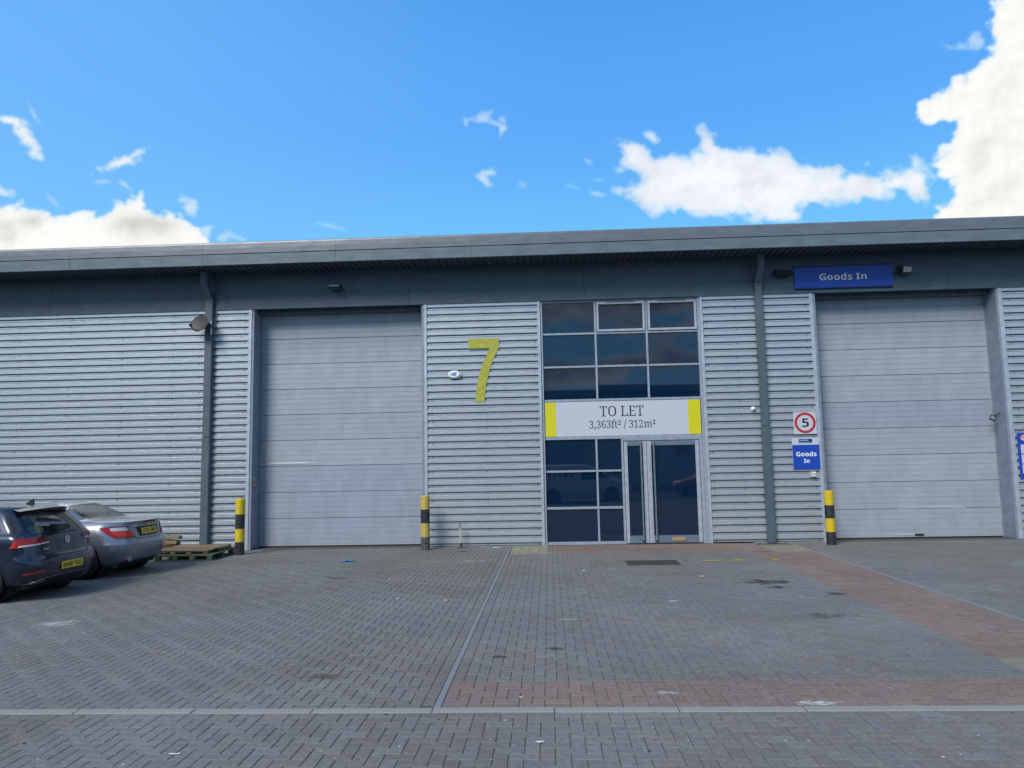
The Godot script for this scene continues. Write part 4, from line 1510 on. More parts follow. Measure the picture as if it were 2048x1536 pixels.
func pallet(called: String, label: String, at: Vector3, turn: float, w: float, d: float, h: float, deck: int, ms: Array, skids: bool, sd: int) -> void:
	var t := thing(called, label, "pallet", at, "stacked wooden pallets")
	t.rotation.y = turn
	var r := RandomNumberGenerator.new()
	r.seed = sd
	var top := 0.02
	var pitch := d / deck
	for k in deck:
		var z := -d / 2 + (k + 0.5) * pitch
		var g := Geo.new()
		g.tbox(Transform3D(Basis(Vector3.UP, r.randfn(0, 0.006)), Vector3(r.randfn(0, 0.01), h - top / 2 + r.randf_range(-0.003, 0.003), z)), Vector3(w + r.randf_range(-0.02, 0.02), top, pitch * r.randf_range(0.82, 0.95)), 0.003)
		part("deck_board", g, mats[ms[r.randi() % ms.size()]], t)
	for j in 3:
		var z: float = [-d / 2 + 0.06, 0.0, d / 2 - 0.06][j]
		if skids:
			boxp("bottom_board", Vector3(-w / 2, 0.0, z - 0.055), Vector3(w / 2, 0.02, z + 0.055), mats[ms[r.randi() % ms.size()]], t, 0.003)
		boxp("bearer", Vector3(-w / 2 + 0.01, h - 0.04, z - 0.045), Vector3(w / 2 - 0.01, h - 0.0205, z + 0.045), mats[ms[r.randi() % ms.size()]], t, 0.003)
		for i in 4:
			var x := -w / 2 + 0.06 + i * (w - 0.12) / 3.0
			boxp("block", Vector3(x - 0.05, 0.0205 if skids else 0.0, z - 0.05), Vector3(x + 0.05, h - 0.0405, z + 0.05), mats[ms[r.randi() % ms.size()]], t, 0.003)


func make_yard_things() -> void:
	bollard(Vector3(-6.79, 0, 0.98), 1.215, [0.0, 0.23, 0.46, 0.72, 1.0], ["bollard_1", "bollard_0", "bollard_1", "bollard_0"], "yellow and black bollard beside the pallets", Vector2.ZERO)
	bollard(Vector3(-2.775, 0, 0.55), 1.195, [0.0, 0.24, 0.49, 0.745, 1.0], ["bollard_3", "bollard_2", "bollard_1", "bollard_2"], "badly chipped yellow and black bollard near the figure 7", Vector2.ZERO)
	bollard(Vector3(6.03, 0, 0.62), 1.15, [0.0, 0.24, 0.49, 0.735, 1.0], ["bollard_1", "bollard_0", "bollard_1", "bollard_0"], "clean yellow and black bollard at the Goods In door", Vector2.ZERO)
	pallet("wooden_pallet", "green wooden pallet lying on the paving, under the brown one", Vector3(-7.55, 0.0, 1.42), 0.02, 1.2, 1.2, 0.135, 7, ["wood_green", "wood_green_pale", "wood_green"], true, 4)
	pallet("wooden_pallet", "brown wooden pallet lying on top of the green one", Vector3(-7.6, 0.136, 1.42), -0.02, 1.16, 1.14, 0.085, 8, ["wood_pale", "wood_mid", "wood_pale", "wood_brown"], false, 9)
	# broken timber against the wall, its end showing past the silver car
	var t := thing("timber_offcuts", "small heap of broken timber showing behind the silver car", "timber", Vector3(-8.55, 0.0, 0.55))
	var r := RandomNumberGenerator.new()
	r.seed = 12
	for k in 5:
		var g := Geo.new()
		g.tbox(Transform3D(Basis.from_euler(Vector3(r.randfn(0, 0.04), r.randfn(0, 0.12), r.randfn(0, 0.05))), Vector3(-0.3 + r.randf_range(0, 0.12), 0.05 + k * 0.075, 0.0)), Vector3(0.9, 0.07, 0.16), 0.006)
		part("plank", g, mats["wood_brown" if k < 3 else "wood_pale"], t)
	# stub of an old post
	t = thing("post_stub", "thin pale post stub on a dark foot before the ribbed wall", "post", Vector3(-2.03, 0, 0.26))
	var g := Geo.new()
	g.tube([Vector3(0.015, 0.1, 0), Vector3(0.0, 0.36, 0), Vector3(-0.012, 0.5, 0)], 0.022, 10)
	part("tube", g, mats["plastic_cream"], t)
	g = Geo.new()
	g.tube([Vector3(-0.01, 0.45, 0), Vector3(-0.016, 0.56, 0)], 0.028, 10)
	part("cap", g, mats["galvanised"], t)
	g = Geo.new()
	g.tube([Vector3(0.018, 0.0, 0), Vector3(0.015, 0.11, 0)], 0.032, 10)
	g.bbox(Vector3(-0.07, 0.0, -0.05), Vector3(0.11, 0.012, 0.05), 0.003)
	part("foot", g, mats["iron"], t)
	# inspection cover
	t = thing("manhole_cover", "dark rectangular iron cover set in the entrance bay", "manhole cover", Vector3(1.86, 0, 3.16))
	boxp("frame", Vector3(-0.48, -0.02, -0.34), Vector3(0.48, 0.003, 0.34), mats["iron"], t, 0.003)
	for s in [-1, 1]:
		boxp("lid", Vector3(-0.44 if s < 0 else 0.004, 0.0, -0.3), Vector3(-0.004 if s < 0 else 0.44, 0.006, 0.3), mats["iron"], t, 0.002)
	g = Geo.new()
	for i in 14:
		for j in 9:
			g.tbox(Transform3D(Basis(Vector3.UP, PI / 4 if (i + j) % 2 else -PI / 4), Vector3(-0.4 + i * 0.0615, 0.0065, -0.25 + j * 0.0625)), Vector3(0.04, 0.003, 0.01))
	part("tread_pattern", g, mats["iron"], t).set_meta("kind", "stuff")
	# litter
	t = thing("blue_litter", "crumpled bright blue scrap on the forecourt before the door", "litter", Vector3(-3.98, 0, 2.4))
	var rows := []
	r.seed = 31
	for j in 6:
		var row := []
		for i in 8:
			row.append(Vector3((i - 3.5) * 0.028 + r.randfn(0, 0.006), 0.006 + absf(r.randfn(0, 0.016)), (j - 2.5) * 0.03 + r.randfn(0, 0.006)))
		rows.append(row)
	g = Geo.new()
	g.sheet(rows, true)
	part("film", g, mats["litter_blue"], t)
	g = Geo.new()
	rows = []
	for j in 4:
		var row := []
		for i in 5:
			row.append(Vector3(-0.17 + i * 0.03 + r.randfn(0, 0.004), 0.005 + absf(r.randfn(0, 0.008)), (j - 1.5) * 0.03))
		rows.append(row)
	g.sheet(rows, true)
	part("torn_end", g, mats["sky_blue"], t)
	var spots := [[-1.2, 0.35, 0.2, 0.03, "flat white strip lying near the wall by the post stub"], [1.62, 7.05, 0.16, 0.03, "white paper strip in the middle of the entrance bay"], [-1.45, 6.8, 0.1, 0.05, "white scrap on the forecourt beside the grey dividing line"], [-2.2, 6.65, 0.09, 0.04, "second white scrap, on the forecourt left of the dividing line"], [-0.1, 12.1, 0.05, 0.03, "white chip on the lane just before the kerb line"], [2.4, 4.9, 0.08, 0.05, "white scrap beyond the dark oil stain"], [-2.5, 12.3, 0.07, 0.02, "white sliver on the lane paving near the picture's lower edge"], [0.55, 4.1, 0.06, 0.05, "white dot of paper below the glazed screen"]]
	for s in spots:
		g = Geo.new()
		rows = []
		for j in 3:
			var row := []
			for i in 5:
				row.append(Vector3((i / 4.0 - 0.5) * s[2] + r.randfn(0, 0.003), 0.0015 + absf(r.randfn(0, 0.004)), (j / 2.0 - 0.5) * s[3] + r.randfn(0, 0.003)))
			rows.append(row)
		g.sheet(rows, true)
		var o := part(numbered("paper_scrap"), g, mats["litter"], self)
		o.position = Vector3(s[0], 0.001, s[1])
		tag(o, s[4], "litter", "paper scraps on the paving")


# ------------------------------------------------------------------ cars
# A body is a stack of level outlines. Each row of the table: height, rear end, front end (both measured forward from the rear
# bumper), half width, length of the rear corner, length of the front corner, squareness of the corners.
class Body:
	var rows: Array
	var memo := {}

	func at(y: float) -> PackedFloat32Array:
		var key := int(round(y * 20000.0))
		if memo.has(key):
			return memo[key]
		var out := PackedFloat32Array()
		var n := rows.size()
		var k := 0
		while k < n - 2 and y > rows[k + 1][0]:
			k += 1
		var t := clampf((y - rows[k][0]) / (rows[k + 1][0] - rows[k][0]), 0, 1)
		for c in range(1, 7):
			var h: float = rows[k + 1][0] - rows[k][0]
			var d: float = (rows[k + 1][c] - rows[k][c]) / h
			var d0 := d
			var d1 := d
			if k > 0:
				d0 = limit(float(rows[k][c] - rows[k - 1][c]) / (rows[k][0] - rows[k - 1][0]), d)
			if k < n - 2:
				d1 = limit(d, float(rows[k + 2][c] - rows[k + 1][c]) / (rows[k + 2][0] - rows[k + 1][0]))
			var t2 := t * t
			var t3 := t2 * t
			out.append((2 * t3 - 3 * t2 + 1) * rows[k][c] + (t3 - 2 * t2 + t) * h * d0 + (-2 * t3 + 3 * t2) * rows[k + 1][c] + (t3 - t2) * h * d1)
		memo[key] = out
		return out

	func limit(a: float, b: float) -> float:
		return 0.0 if a * b <= 0 else 2.0 * a * b / (a + b)

	# sign of phi: side; 0 at the middle of the tail, PI/2 where the flank begins, then metres along the flank
	func point(phi: float, y: float) -> Vector3:
		var q := at(y)
		var a := absf(phi)
		var d: float
		var z: float
		if a <= PI / 2:
			z = q[2] * pow(sin(a), 2.0 / q[5])
			d = q[0] + q[3] * (1.0 - cos(a))
		else:
			d = minf(q[0] + q[3] + (a - PI / 2), q[1])
			z = q[2]
			var e := (d - (q[1] - q[4])) / q[4]
			if e > 0:
				z = q[2] * pow(maxf(0.0, 1.0 - e * e), 1.0 / q[5])
		return Vector3(-d, y, z * signf(phi))

	func phi_z(z: float, y: float) -> float:
		var q := at(y)
		return signf(z) * asin(pow(clampf(absf(z) / q[2], 0, 1), q[5] / 2.0))

	func phi_d(d: float, y: float) -> float:
		var q := at(y)
		if d < q[0] + q[3]:
			return acos(clampf(1.0 - (d - q[0]) / q[3], 0, 1))
		return PI / 2 + d - q[0] - q[3]

	func normal(phi: float, y: float) -> Vector3:
		var e := 0.004
		var du := point(phi + e, y) - point(phi - e, y)
		if absf(phi) < 0.02:
			du = Vector3(0, 0, 1)
		var dv := point(phi, y + e) - point(phi, y - e)
		var m := du.cross(dv).normalized()
		return -m if m.dot(point(phi, y) - Vector3(-1.9, 0.5, 0)) < 0 else m


func body_shell(b: Body, y_rows: Array, arches: Array, cut_rear: PackedVector2Array, cuts_side: Array, flank := 96) -> Geo:
	var grid := []
	var par := []
	var us := [0.0, 0.1, 0.2, 0.3, 0.4, 0.5, 0.58, 0.66, 0.73, 0.79, 0.84, 0.88]
	for y in y_rows:
		var q := b.at(y)
		var phis := []
		for u in us:
			phis.append(asin(pow(u, q[5] / 2.0)))
		var last: float = phis[-1]
		for k in range(1, 11):
			phis.append(lerpf(last, PI / 2, k / 10.0))
		var run: float = maxf(q[1] - q[4] - q[0] - q[3], 0.001)
		for k in range(1, flank + 1):
			phis.append(PI / 2 + run * k / flank)
		for k in range(1, 13):
			phis.append(PI / 2 + run + q[4] * sin(PI / 2 * k / 12.0) * 0.9999)
		var line := []
		var marks := []
		for side in [-1.0, 1.0]:
			var half := []
			var hm := []
			for i in phis.size():
				if i == 0 and side > 0:
					continue
				var p := b.point(phis[i] * side if i > 0 else 0.0, y)
				if i > us.size() + 4:
					for a in arches:
						var off := Vector2(-p.x - a[0], y - a[1])
						if absf(off.length() - a[2]) < 0.024 and off.length() > 0.01:
							var o2: Vector2 = off.normalized() * a[2]
							p = b.point(b.phi_d(a[0] + o2.x, a[1] + o2.y) * side, a[1] + o2.y)
				half.append(p)
				hm.append(i)
			if side < 0:
				half.reverse()
				hm.reverse()
			line.append_array(half)
			marks.append_array(hm)
		grid.append(line)
		par.append(marks)
	var g := Geo.new()
	g.sheet(grid)
	# lift out the faces where wheels and windows are
	var keep := PackedInt32Array()
	var w: int = grid[0].size()
	var rear_last: int = us.size() + 9
	for i in range(0, g.idx.size(), 6):
		var c := (g.v[g.idx[i]] + g.v[g.idx[i + 5]]) * 0.5
		var col: int = par[0][mini(g.idx[i] % w, w - 1)]
		var gone := false
		for a in arches:
			if absf(c.z) > 0.4 and Vector2(-c.x - a[0], c.y - a[1]).length() < a[2]:
				gone = true
		if col <= rear_last and cut_rear.size() and -c.x < 1.7 and Geometry2D.is_point_in_polygon(Vector2(absf(c.z), c.y), cut_rear):
			gone = true
		if col > 14:
			for p in cuts_side:
				if Geometry2D.is_point_in_polygon(Vector2(-c.x, c.y), p):
					gone = true
		if not gone:
			keep.append_array(g.idx.slice(i, i + 6))
	g.idx = keep
	# close the crown and the floor
	for e in [0, grid.size() - 1]:
		var mid := Vector3.ZERO
		for p in grid[e]:
			mid += p
		mid /= w
		for c in w - 1:
			if e == 0:
				g.tri(mid, grid[e][c + 1], grid[e][c])
			else:
				g.tri(mid, grid[e][c], grid[e][c + 1])
	return g


func steps(b: Body, near: float) -> Array:
	var out := []
	for k in b.rows.size() - 1:
		var a: float = b.rows[k][0]
		var c: float = b.rows[k + 1][0]
		var n := maxi(3, int(ceil((c - a) / near)))
		for i in n:
			out.append(lerpf(a, c, float(i) / n))
	out.append(b.rows[-1][0])
	return out


func spread_line(pts: Array, n: int) -> Array:
	var total := 0.0
	for i in pts.size() - 1:
		total += (pts[i + 1] - pts[i]).length()
	var out := []
	for k in n + 1:
		var want := total * k / n
		var i := 0
		while i < pts.size() - 2 and want > (pts[i + 1] - pts[i]).length():
			want -= (pts[i + 1] - pts[i]).length()
			i += 1
		out.append(pts[i].lerp(pts[i + 1], clampf(want / maxf((pts[i + 1] - pts[i]).length(), 1e-6), 0, 1)))
	return out


# a sheet that follows the body between two lines of (phi, height); drawn off it by `out`
func skin(b: Body, top: Array, bottom: Array, out: float, nu := 16, nv := 6, rim := true) -> Geo:
	var t := spread_line(top, nu)
	var u := spread_line(bottom, nu)
	var rows := []
	for j in nv + 1:
		var row := []
		for i in nu + 1:
			var p: Vector2 = u[i].lerp(t[i], float(j) / nv)
			row.append(b.point(p.x, p.y) + b.normal(p.x, p.y) * out)
		rows.append(row)
	var g := Geo.new()
	var mid: Vector2 = u[nu / 2].lerp(t[nu / 2], 0.5)
	var du: Vector3 = rows[0][nu] - rows[0][0]
	var dv: Vector3 = rows[nv][nu / 2] - rows[0][nu / 2]
	var flip := du.cross(dv).dot(b.normal(mid.x, mid.y)) < 0
	g.sheet(rows, flip)
	if rim and out > 0.003:
		# sides, so that the piece has thickness
		var edge := []
		for i in nu + 1:
			edge.append(u[i])
		for i in range(nu, -1, -1):
			edge.append(t[i])
		for i in edge.size():
			var p: Vector2 = edge[i]
			var q: Vector2 = edge[(i + 1) % edge.size()]
			var n0 := b.normal(p.x, p.y)
			var n1 := b.normal(q.x, q.y)
			var a := b.point(p.x, p.y)
			var c := b.point(q.x, q.y)
			if flip:
				g.quad(a + n0 * out, c + n1 * out, c - n1 * 0.004, a - n0 * 0.004)
			else:
				g.quad(a - n0 * 0.004, c - n1 * 0.004, c + n1 * out, a + n0 * out)
	return g


func along(b: Body, line: Array, half: float, out: float, closed: bool, n := 60) -> Geo:
	var pts := line.duplicate()
	if closed:
		pts.append(line[0])
	var s := spread_line(pts, n)
	var g := Geo.new()
	var rows := [[], []]
	for i in s.size():
		var p: Vector2 = s[i]
		var prev: Vector2 = s[posmod(i - 1, s.size() - 1)] if closed else s[maxi(i - 1, 0)]
		var next: Vector2 = s[(i + 1) % (s.size() - 1)] if closed else s[mini(i + 1, s.size() - 1)]
		var m := b.normal(p.x, p.y)
		var dir := (b.point(next.x, next.y) - b.point(prev.x, prev.y)).normalized()
		var side := m.cross(dir).normalized()
		var c := b.point(p.x, p.y) + m * out
		rows[0].append(c - side * half)
		rows[1].append(c + side * half)
	var k: int = s.size() / 2
	var nn := b.normal(s[k].x, s[k].y)
	var flip: bool = (rows[0][k + 1] - rows[0][k]).cross(rows[1][k] - rows[0][k]).dot(nn) < 0
	g.sheet(rows, flip)
	return g


func rz(b: Body, pts: Array) -> Array:
	var out := []
	for p in pts:
		out.append(Vector2(b.phi_z(p[0], p[1]), p[1]))
	return out


func rd(b: Body, pts: Array, side: float) -> Array:
	var out := []
	for p in pts:
		out.append(Vector2(b.phi_d(p[0], p[1]) * side, p[1]))
	return out


func wheel(parent: Node3D, at: Vector3, r: float, width: float, side: float, spokes: int) -> void:
	var w := group_part("wheel", parent)
	w.position = at
	w.rotation.y = 0.0 if side > 0 else PI
	var t := Transform3D(Basis(Vector3.RIGHT, PI / 2), Vector3.ZERO)
	var h := width / 2
	var g := Geo.new()
	g.lathe(t, [Vector2(r * 0.68, -h * 0.85), Vector2(r * 0.78, -h), Vector2(r * 0.93, -h * 0.97), Vector2(r * 0.985, -h * 0.82), Vector2(r, -h * 0.5), Vector2(r, h * 0.5), Vector2(r * 0.985, h * 0.82), Vector2(r * 0.93, h * 0.97), Vector2(r * 0.78, h), Vector2(r * 0.68, h * 0.85)], 40)
	part("tyre", g, mats["tyre"], w)
	g = Geo.new()
	g.lathe(t, [Vector2(r * 0.64, -h * 0.85), Vector2(r * 0.6, 0.0), Vector2(r * 0.64, h * 0.7), Vector2(r * 0.69, h * 0.88), Vector2(r * 0.69, h * 0.8)], 40)
	for k in spokes:
		var a := TAU * k / spokes
		g.tbox(Transform3D(Basis(Vector3.BACK, a), Vector3(cos(a), sin(a), 0) * r * 0.34 + Vector3(0, 0, h * 0.66)), Vector3(r * 0.62, r * 0.13, 0.03), 0.008)
	g.lathe(t, [Vector2(r * 0.16, h * 0.5), Vector2(r * 0.16, h * 0.82), Vector2(r * 0.1, h * 0.86), Vector2(0, h * 0.86)], 20)
	part("rim", g, mats["alloy"], w)
	g = Geo.new()
	g.lathe(t, [Vector2(0.0001, -h * 0.2), Vector2(r * 0.5, -h * 0.2), Vector2(r * 0.5, -h * 0.1), Vector2(0.0001, -h * 0.1)], 24)
	part("brake_disc", g, mats["iron"], w)


func wheel_wells(parent: Node3D, arches: Array, half: float) -> void:
	for a in arches:
		for s in [-1.0, 1.0]:
			var g := Geo.new()
			var t := Transform3D(Basis(Vector3.RIGHT, s * PI / 2), Vector3(-a[0], a[1], 0))
			g.lathe(t, [Vector2(a[2] + 0.02, half - 0.05), Vector2(a[2] + 0.03, half - 0.34), Vector2(0.0001, half - 0.34)], 32)
			part("wheel_well", g, mats["car_black"], parent)


func plate(parent: Node3D, words: String, c: Vector3, tilt: float, w := 0.52, h := 0.111) -> void:
	var p := group_part("number_plate", parent)
	p.position = c
	p.rotation = Vector3(0, PI / 2, 0)
	p.rotate_object_local(Vector3.RIGHT, tilt)
	boxp("plate", Vector3(-w / 2, -h / 2, -0.012), Vector3(w / 2, h / 2, 0.0), mats["plate_yellow"], p, 0.003)
	text_part("lettering", words, Vector2(-w * 0.44, -h * 0.33), Vector2(w * 0.44, h * 0.33), 0.0, "Droid Sans", 700, mats["ink"], p, 0.002)


func hatchback() -> void:
	var b := Body.new()
	b.rows = [
		[0.19, 0.22, 4.0, 0.74, 0.45, 0.6, 3.2], [0.24, 0.13, 4.08, 0.80, 0.4, 0.6, 3.2], [0.32, 0.06, 4.18, 0.855, 0.36, 0.6, 3.4], [0.42, 0.02, 4.23, 0.885, 0.34, 0.6, 3.5],
		[0.52, 0.0, 4.25, 0.895, 0.33, 0.6, 3.6], [0.60, 0.01, 4.24, 0.897, 0.33, 0.6, 3.6], [0.655, 0.045, 4.22, 0.893, 0.32, 0.6, 3.6], [0.69, 0.082, 4.2, 0.89, 0.3, 0.62, 3.6], [0.78, 0.095, 4.12, 0.888, 0.3, 0.7, 3.6],
		[0.86, 0.105, 3.95, 0.885, 0.3, 0.8, 3.6], [0.94, 0.122, 3.7, 0.872, 0.3, 0.9, 3.5], [0.985, 0.15, 3.45, 0.85, 0.3, 0.8, 3.4], [1.02, 0.185, 3.25, 0.825, 0.3, 0.5, 3.3], [1.10, 0.255, 3.05, 0.785, 0.3, 0.4, 3.3],
		[1.20, 0.345, 2.8, 0.735, 0.3, 0.35, 3.2], [1.30, 0.44, 2.55, 0.68, 0.28, 0.32, 3.2], [1.36, 0.5, 2.38, 0.64, 0.28, 0.3, 3.1], [1.40, 0.56, 2.2, 0.595, 0.28, 0.3, 3.0], [1.425, 0.72, 2.0, 0.5, 0.3, 0.3, 2.8], [1.44, 1.0, 1.75, 0.3, 0.25, 0.25, 2.6], [1.443, 1.25, 1.5, 0.1, 0.1, 0.1, 2.4]]
	var t := thing("hatchback_car", "dark blue hatchback parked nearest the camera, tail towards us", "car", Vector3(-7.36, 0, 5.9), "cars parked beside the pallets")
	t.scale = Vector3(0.965, 0.965, 0.965)
	var arches := [[0.82, 0.315, 0.355], [3.45, 0.315, 0.355]]
	var glass := [[0.0, 1.315], [0.5, 1.305], [0.575, 1.28], [0.60, 1.22], [0.655, 1.10], [0.69, 1.035], [0.66, 1.005], [0.0, 0.985]]
	var poly := PackedVector2Array([Vector2(-0.01, 1.315)])
	for q in glass:
		poly.append(Vector2(q[0], q[1]))
	poly.append(Vector2(-0.01, 0.985))
	var sides := [PackedVector2Array([Vector2(0.62, 1.06), Vector2(0.86, 1.24), Vector2(1.05, 1.33), Vector2(1.62, 1.365), Vector2(1.62, 0.98)]), PackedVector2Array([Vector2(1.7, 1.365), Vector2(2.2, 1.345), Vector2(2.75, 1.1), Vector2(2.85, 0.98), Vector2(1.7, 0.98)])]
	var paint: Material = mats["car_blue"]
	var shell := body_shell(b, steps(b, 0.03), arches, poly, sides)
	part("body", shell, paint, t)
	wheel_wells(t, arches, 0.87)
	boxp("underbody", Vector3(-3.9, 0.17, -0.7), Vector3(-0.28, 0.26, 0.7), mats["car_black"], t, 0.02)
	for s in [-1.0, 1.0]:
		for a in arches:
			wheel(t, Vector3(-a[0], 0.315, s * 0.775), 0.316, 0.21, s, 5)
			var arc := []
			for k in 25:
				var w := -0.28 + (PI + 0.56) * k / 24.0
				arc.append([a[0] + cos(w) * (a[2] + 0.006), a[1] + sin(w) * (a[2] + 0.006)])
			part("arch_lip", along(b, rd(b, arc, s), 0.014, 0.004, false, 48), paint, t)
	# glass
	var tops := [[-0.5, 1.305], [0.0, 1.315], [0.5, 1.305]]
	var bots := [[-0.66, 1.005], [0.0, 0.985], [0.66, 1.005]]
	var lt := [[-0.6, 1.22], [-0.575, 1.28], [-0.5, 1.305], [0.0, 1.315], [0.5, 1.305], [0.575, 1.28], [0.6, 1.22]]
	var lb := [[-0.655, 1.1], [-0.69, 1.035], [-0.66, 1.005], [0.0, 0.985], [0.66, 1.005], [0.69, 1.035], [0.655, 1.1]]
	part("rear_window", skin(b, rz(b, lt), rz(b, lb), -0.002, 40, 12, false), mats["car_glass"], t)
	var outline := lt.duplicate()
	lb.reverse()
	outline.append_array(lb)
	part("window_seal", along(b, rz(b, outline), 0.02, 0.003, true, 110), mats["car_gloss"], t)
	for s in [-1.0, 1.0]:
		for p in [[[[0.86, 1.24], [1.05, 1.33], [1.62, 1.365]], [[0.62, 1.06], [0.8, 0.985], [1.62, 0.98]]], [[[1.7, 1.365], [2.2, 1.345], [2.75, 1.1]], [[1.7, 0.98], [2.2, 0.98], [2.85, 0.98]]]]:
			part("side_window", skin(b, rd(b, p[0], s), rd(b, p[1], s), -0.002, 16, 8, false), mats["car_glass"], t)
			var o: Array = p[0].duplicate()
			var low: Array = p[1].duplicate()
			low.reverse()
			o.append_array(low)
			part("window_seal", along(b, rd(b, o, s), 0.018, 0.003, true, 70), mats["car_gloss"], t)
	# roof spoiler over the window
	var g := Geo.new()
	var rows := []
	for j in 7:
		var row := []
		for i in 25:
			var u := i / 24.0 * 2 - 1
			var w := 0.625 - 0.02 * j
			var x := -0.36 - 0.05 * j - 0.12 * pow(absf(u), 3.0)
			row.append(Vector3(x, 1.372 + 0.036 * (j / 6.0) + 0.008 * sin(j / 6.0 * PI) - 0.035 * u * u, u * w))
		rows.append(row)
	g.sheet(rows)
	var under := []
	for j in 4:
		var row := []
		for i in 25:
			var u := i / 24.0 * 2 - 1
			row.append(Vector3(-0.36 - 0.04 * j - 0.12 * pow(absf(u), 3.0), 1.372 - 0.035 * u * u - (0.028 if j > 0 else 0.0) - 0.012 * j, u * (0.625 - 0.01 * j)))
		under.append(row)
	g.sheet(under, true)
	part("roof_spoiler", g, paint, t)
	part("brake_light", skin_box(Vector3(-0.372, 1.352, 0), Vector3(0.012, 0.014, 0.3)), mats["lens_deep"], t)
	# tail lamps: the outer half on the wing, the inner half on the tailgate
	for s in [-1.0, 1.0]:
		var lamp := group_part("tail_lamp", t)
		var top: Array = rd(b, [[0.34, 0.930]], s)
		top.append_array(rz(b, [[0.80 * s, 0.943], [0.615 * s, 0.940]]))
		var bot: Array = rd(b, [[0.42, 0.807]], s)
		bot.append_array(rz(b, [[0.82 * s, 0.813], [0.60 * s, 0.833]]))
		part("outer_lens", skin(b, top, bot, 0.012, 22, 6), mats["lens_red"], lamp)
		top = rd(b, [[0.345, 0.925]], s)
		top.append_array(rz(b, [[0.865 * s, 0.930]]))
		bot = rd(b, [[0.41, 0.812]], s)
		bot.append_array(rz(b, [[0.868 * s, 0.815]]))
		part("bright_edge", skin(b, top, bot, 0.0145, 10, 4), mats["lens_orange"], lamp)
		part("reverse_lens", skin(b, rz(b, [[0.855 * s, 0.843], [0.61 * s, 0.857]]), rz(b, [[0.86 * s, 0.815], [0.605 * s, 0.835]]), 0.0145, 14, 3), mats["lens_clear"], lamp)
		part("inner_lens", skin(b, rz(b, [[0.605 * s, 0.940], [0.45 * s, 0.935], [0.37 * s, 0.895]]), rz(b, [[0.59 * s, 0.837], [0.45 * s, 0.850], [0.37 * s, 0.890]]), 0.01, 14, 5), mats["lens_deep"], lamp)
		part("inner_reverse_lens", skin(b, rz(b, [[0.597 * s, 0.859], [0.44 * s, 0.867]]), rz(b, [[0.593 * s, 0.839], [0.44 * s, 0.853]]), 0.0125, 8, 2), mats["lens_clear"], lamp)
		part("reflector_strip", skin(b, rz(b, [[0.83 * s, 0.43], [0.58 * s, 0.455]]), rz(b, [[0.84 * s, 0.4], [0.58 * s, 0.435]]), 0.005, 12, 2), mats["lens_orange"], t)
		part("exhaust_trim", skin(b, rz(b, [[0.72 * s, 0.29], [0.5 * s, 0.305]]), rz(b, [[0.7 * s, 0.265], [0.5 * s, 0.27]]), 0.012, 8, 3), mats["chrome"], t)
	# shut lines, lower valance, chrome strip
	var gate := [[-0.8, 0.86], [-0.62, 0.72], [-0.5, 0.648], [0.0, 0.64], [0.5, 0.648], [0.62, 0.72], [0.8, 0.86]]
	part("tailgate_line", along(b, rz(b, [[-0.595, 0.85], [-0.56, 0.72], [-0.5, 0.655], [0.0, 0.642], [0.5, 0.655], [0.56, 0.72], [0.595, 0.85]]), 0.005, 0.002, false, 70), mats["car_black"], t)
	part("valance", skin(b, rz(b, [[-0.78, 0.29], [-0.6, 0.335], [0.0, 0.35], [0.6, 0.335], [0.78, 0.29]]), rz(b, [[-0.66, 0.195], [-0.4, 0.195], [0.0, 0.195], [0.4, 0.195], [0.66, 0.195]]), 0.004, 36, 5), mats["car_black"], t)
	part("chrome_strip", along(b, rz(b, [[-0.74, 0.255], [-0.64, 0.31], [-0.5, 0.342], [0.0, 0.358], [0.5, 0.342], [0.64, 0.31], [0.74, 0.255]]), 0.008, 0.008, false, 70), mats["chrome"], t)
	part("plate_recess", skin(b, rz(b, [[-0.31, 0.565], [0.31, 0.565]]), rz(b, [[-0.33, 0.42], [0.33, 0.42]]), 0.002, 12, 3), mats["car_blue"], t)
	plate(t, "RA68 TGO", b.point(0.001, 0.485) + Vector3(0.016, 0, 0), -0.02)
	# badge: ring and strokes
	var bg := group_part("badge", t)
	bg.position = b.point(0.001, 0.865) + Vector3(0.006, 0, 0)
	bg.rotation = Vector3(0, PI / 2, 0)
	bg.rotate_object_local(Vector3.RIGHT, -0.14)
	g = Geo.new()
	disc(g, Vector3.ZERO, 0.052, -0.006, 0.004, 36)
	part("disc", g, mats["sign_navy"], bg)
	g = Geo.new()
	ring(g, Vector3(0, 0, 0.004), 0.047, 0.057, -0.006, 0.004, 36)
	for q in [[-0.02, 0.04, 0.0, 0.004], [0.02, 0.04, 0.0, 0.004], [-0.038, 0.026, -0.016, -0.038], [-0.016, -0.038, 0.0, -0.004], [0.0, -0.004, 0.016, -0.038], [0.016, -0.038, 0.038, 0.026]]:
		var p := Vector2(q[0], q[1])
		var e := Vector2(q[2], q[3])
		g.tbox(Transform3D(Basis(Vector3.BACK, (e - p).angle()), Vector3((p.x + e.x) / 2, (p.y + e.y) / 2, 0.006)), Vector3(p.distance_to(e) + 0.004, 0.0085, 0.005))
	part("emblem", g, mats["chrome"], bg)
	var nt := group_part("name_script", t)
	nt.position = b.point(b.phi_z(0.5, 0.765), 0.765) + Vector3(0.004, 0, 0)
	nt.rotation = Vector3(0, PI / 2, 0)
	text_part("lettering", "GOLF", Vector2(-0.07, -0.014), Vector2(0.07, 0.014), 0.0, "Droid Sans", 700, mats["chrome"], nt, 0.004)
	# aerial fin
	g = Geo.new()
	g.prism(PackedVector2Array([Vector2(-0.1, 0.0), Vector2(0.06, 0.0), Vector2(0.05, 0.085), Vector2(0.035, 0.09)]), -0.012, 0.012)
	var fin := part("aerial_fin", g, mats["car_black"], t)
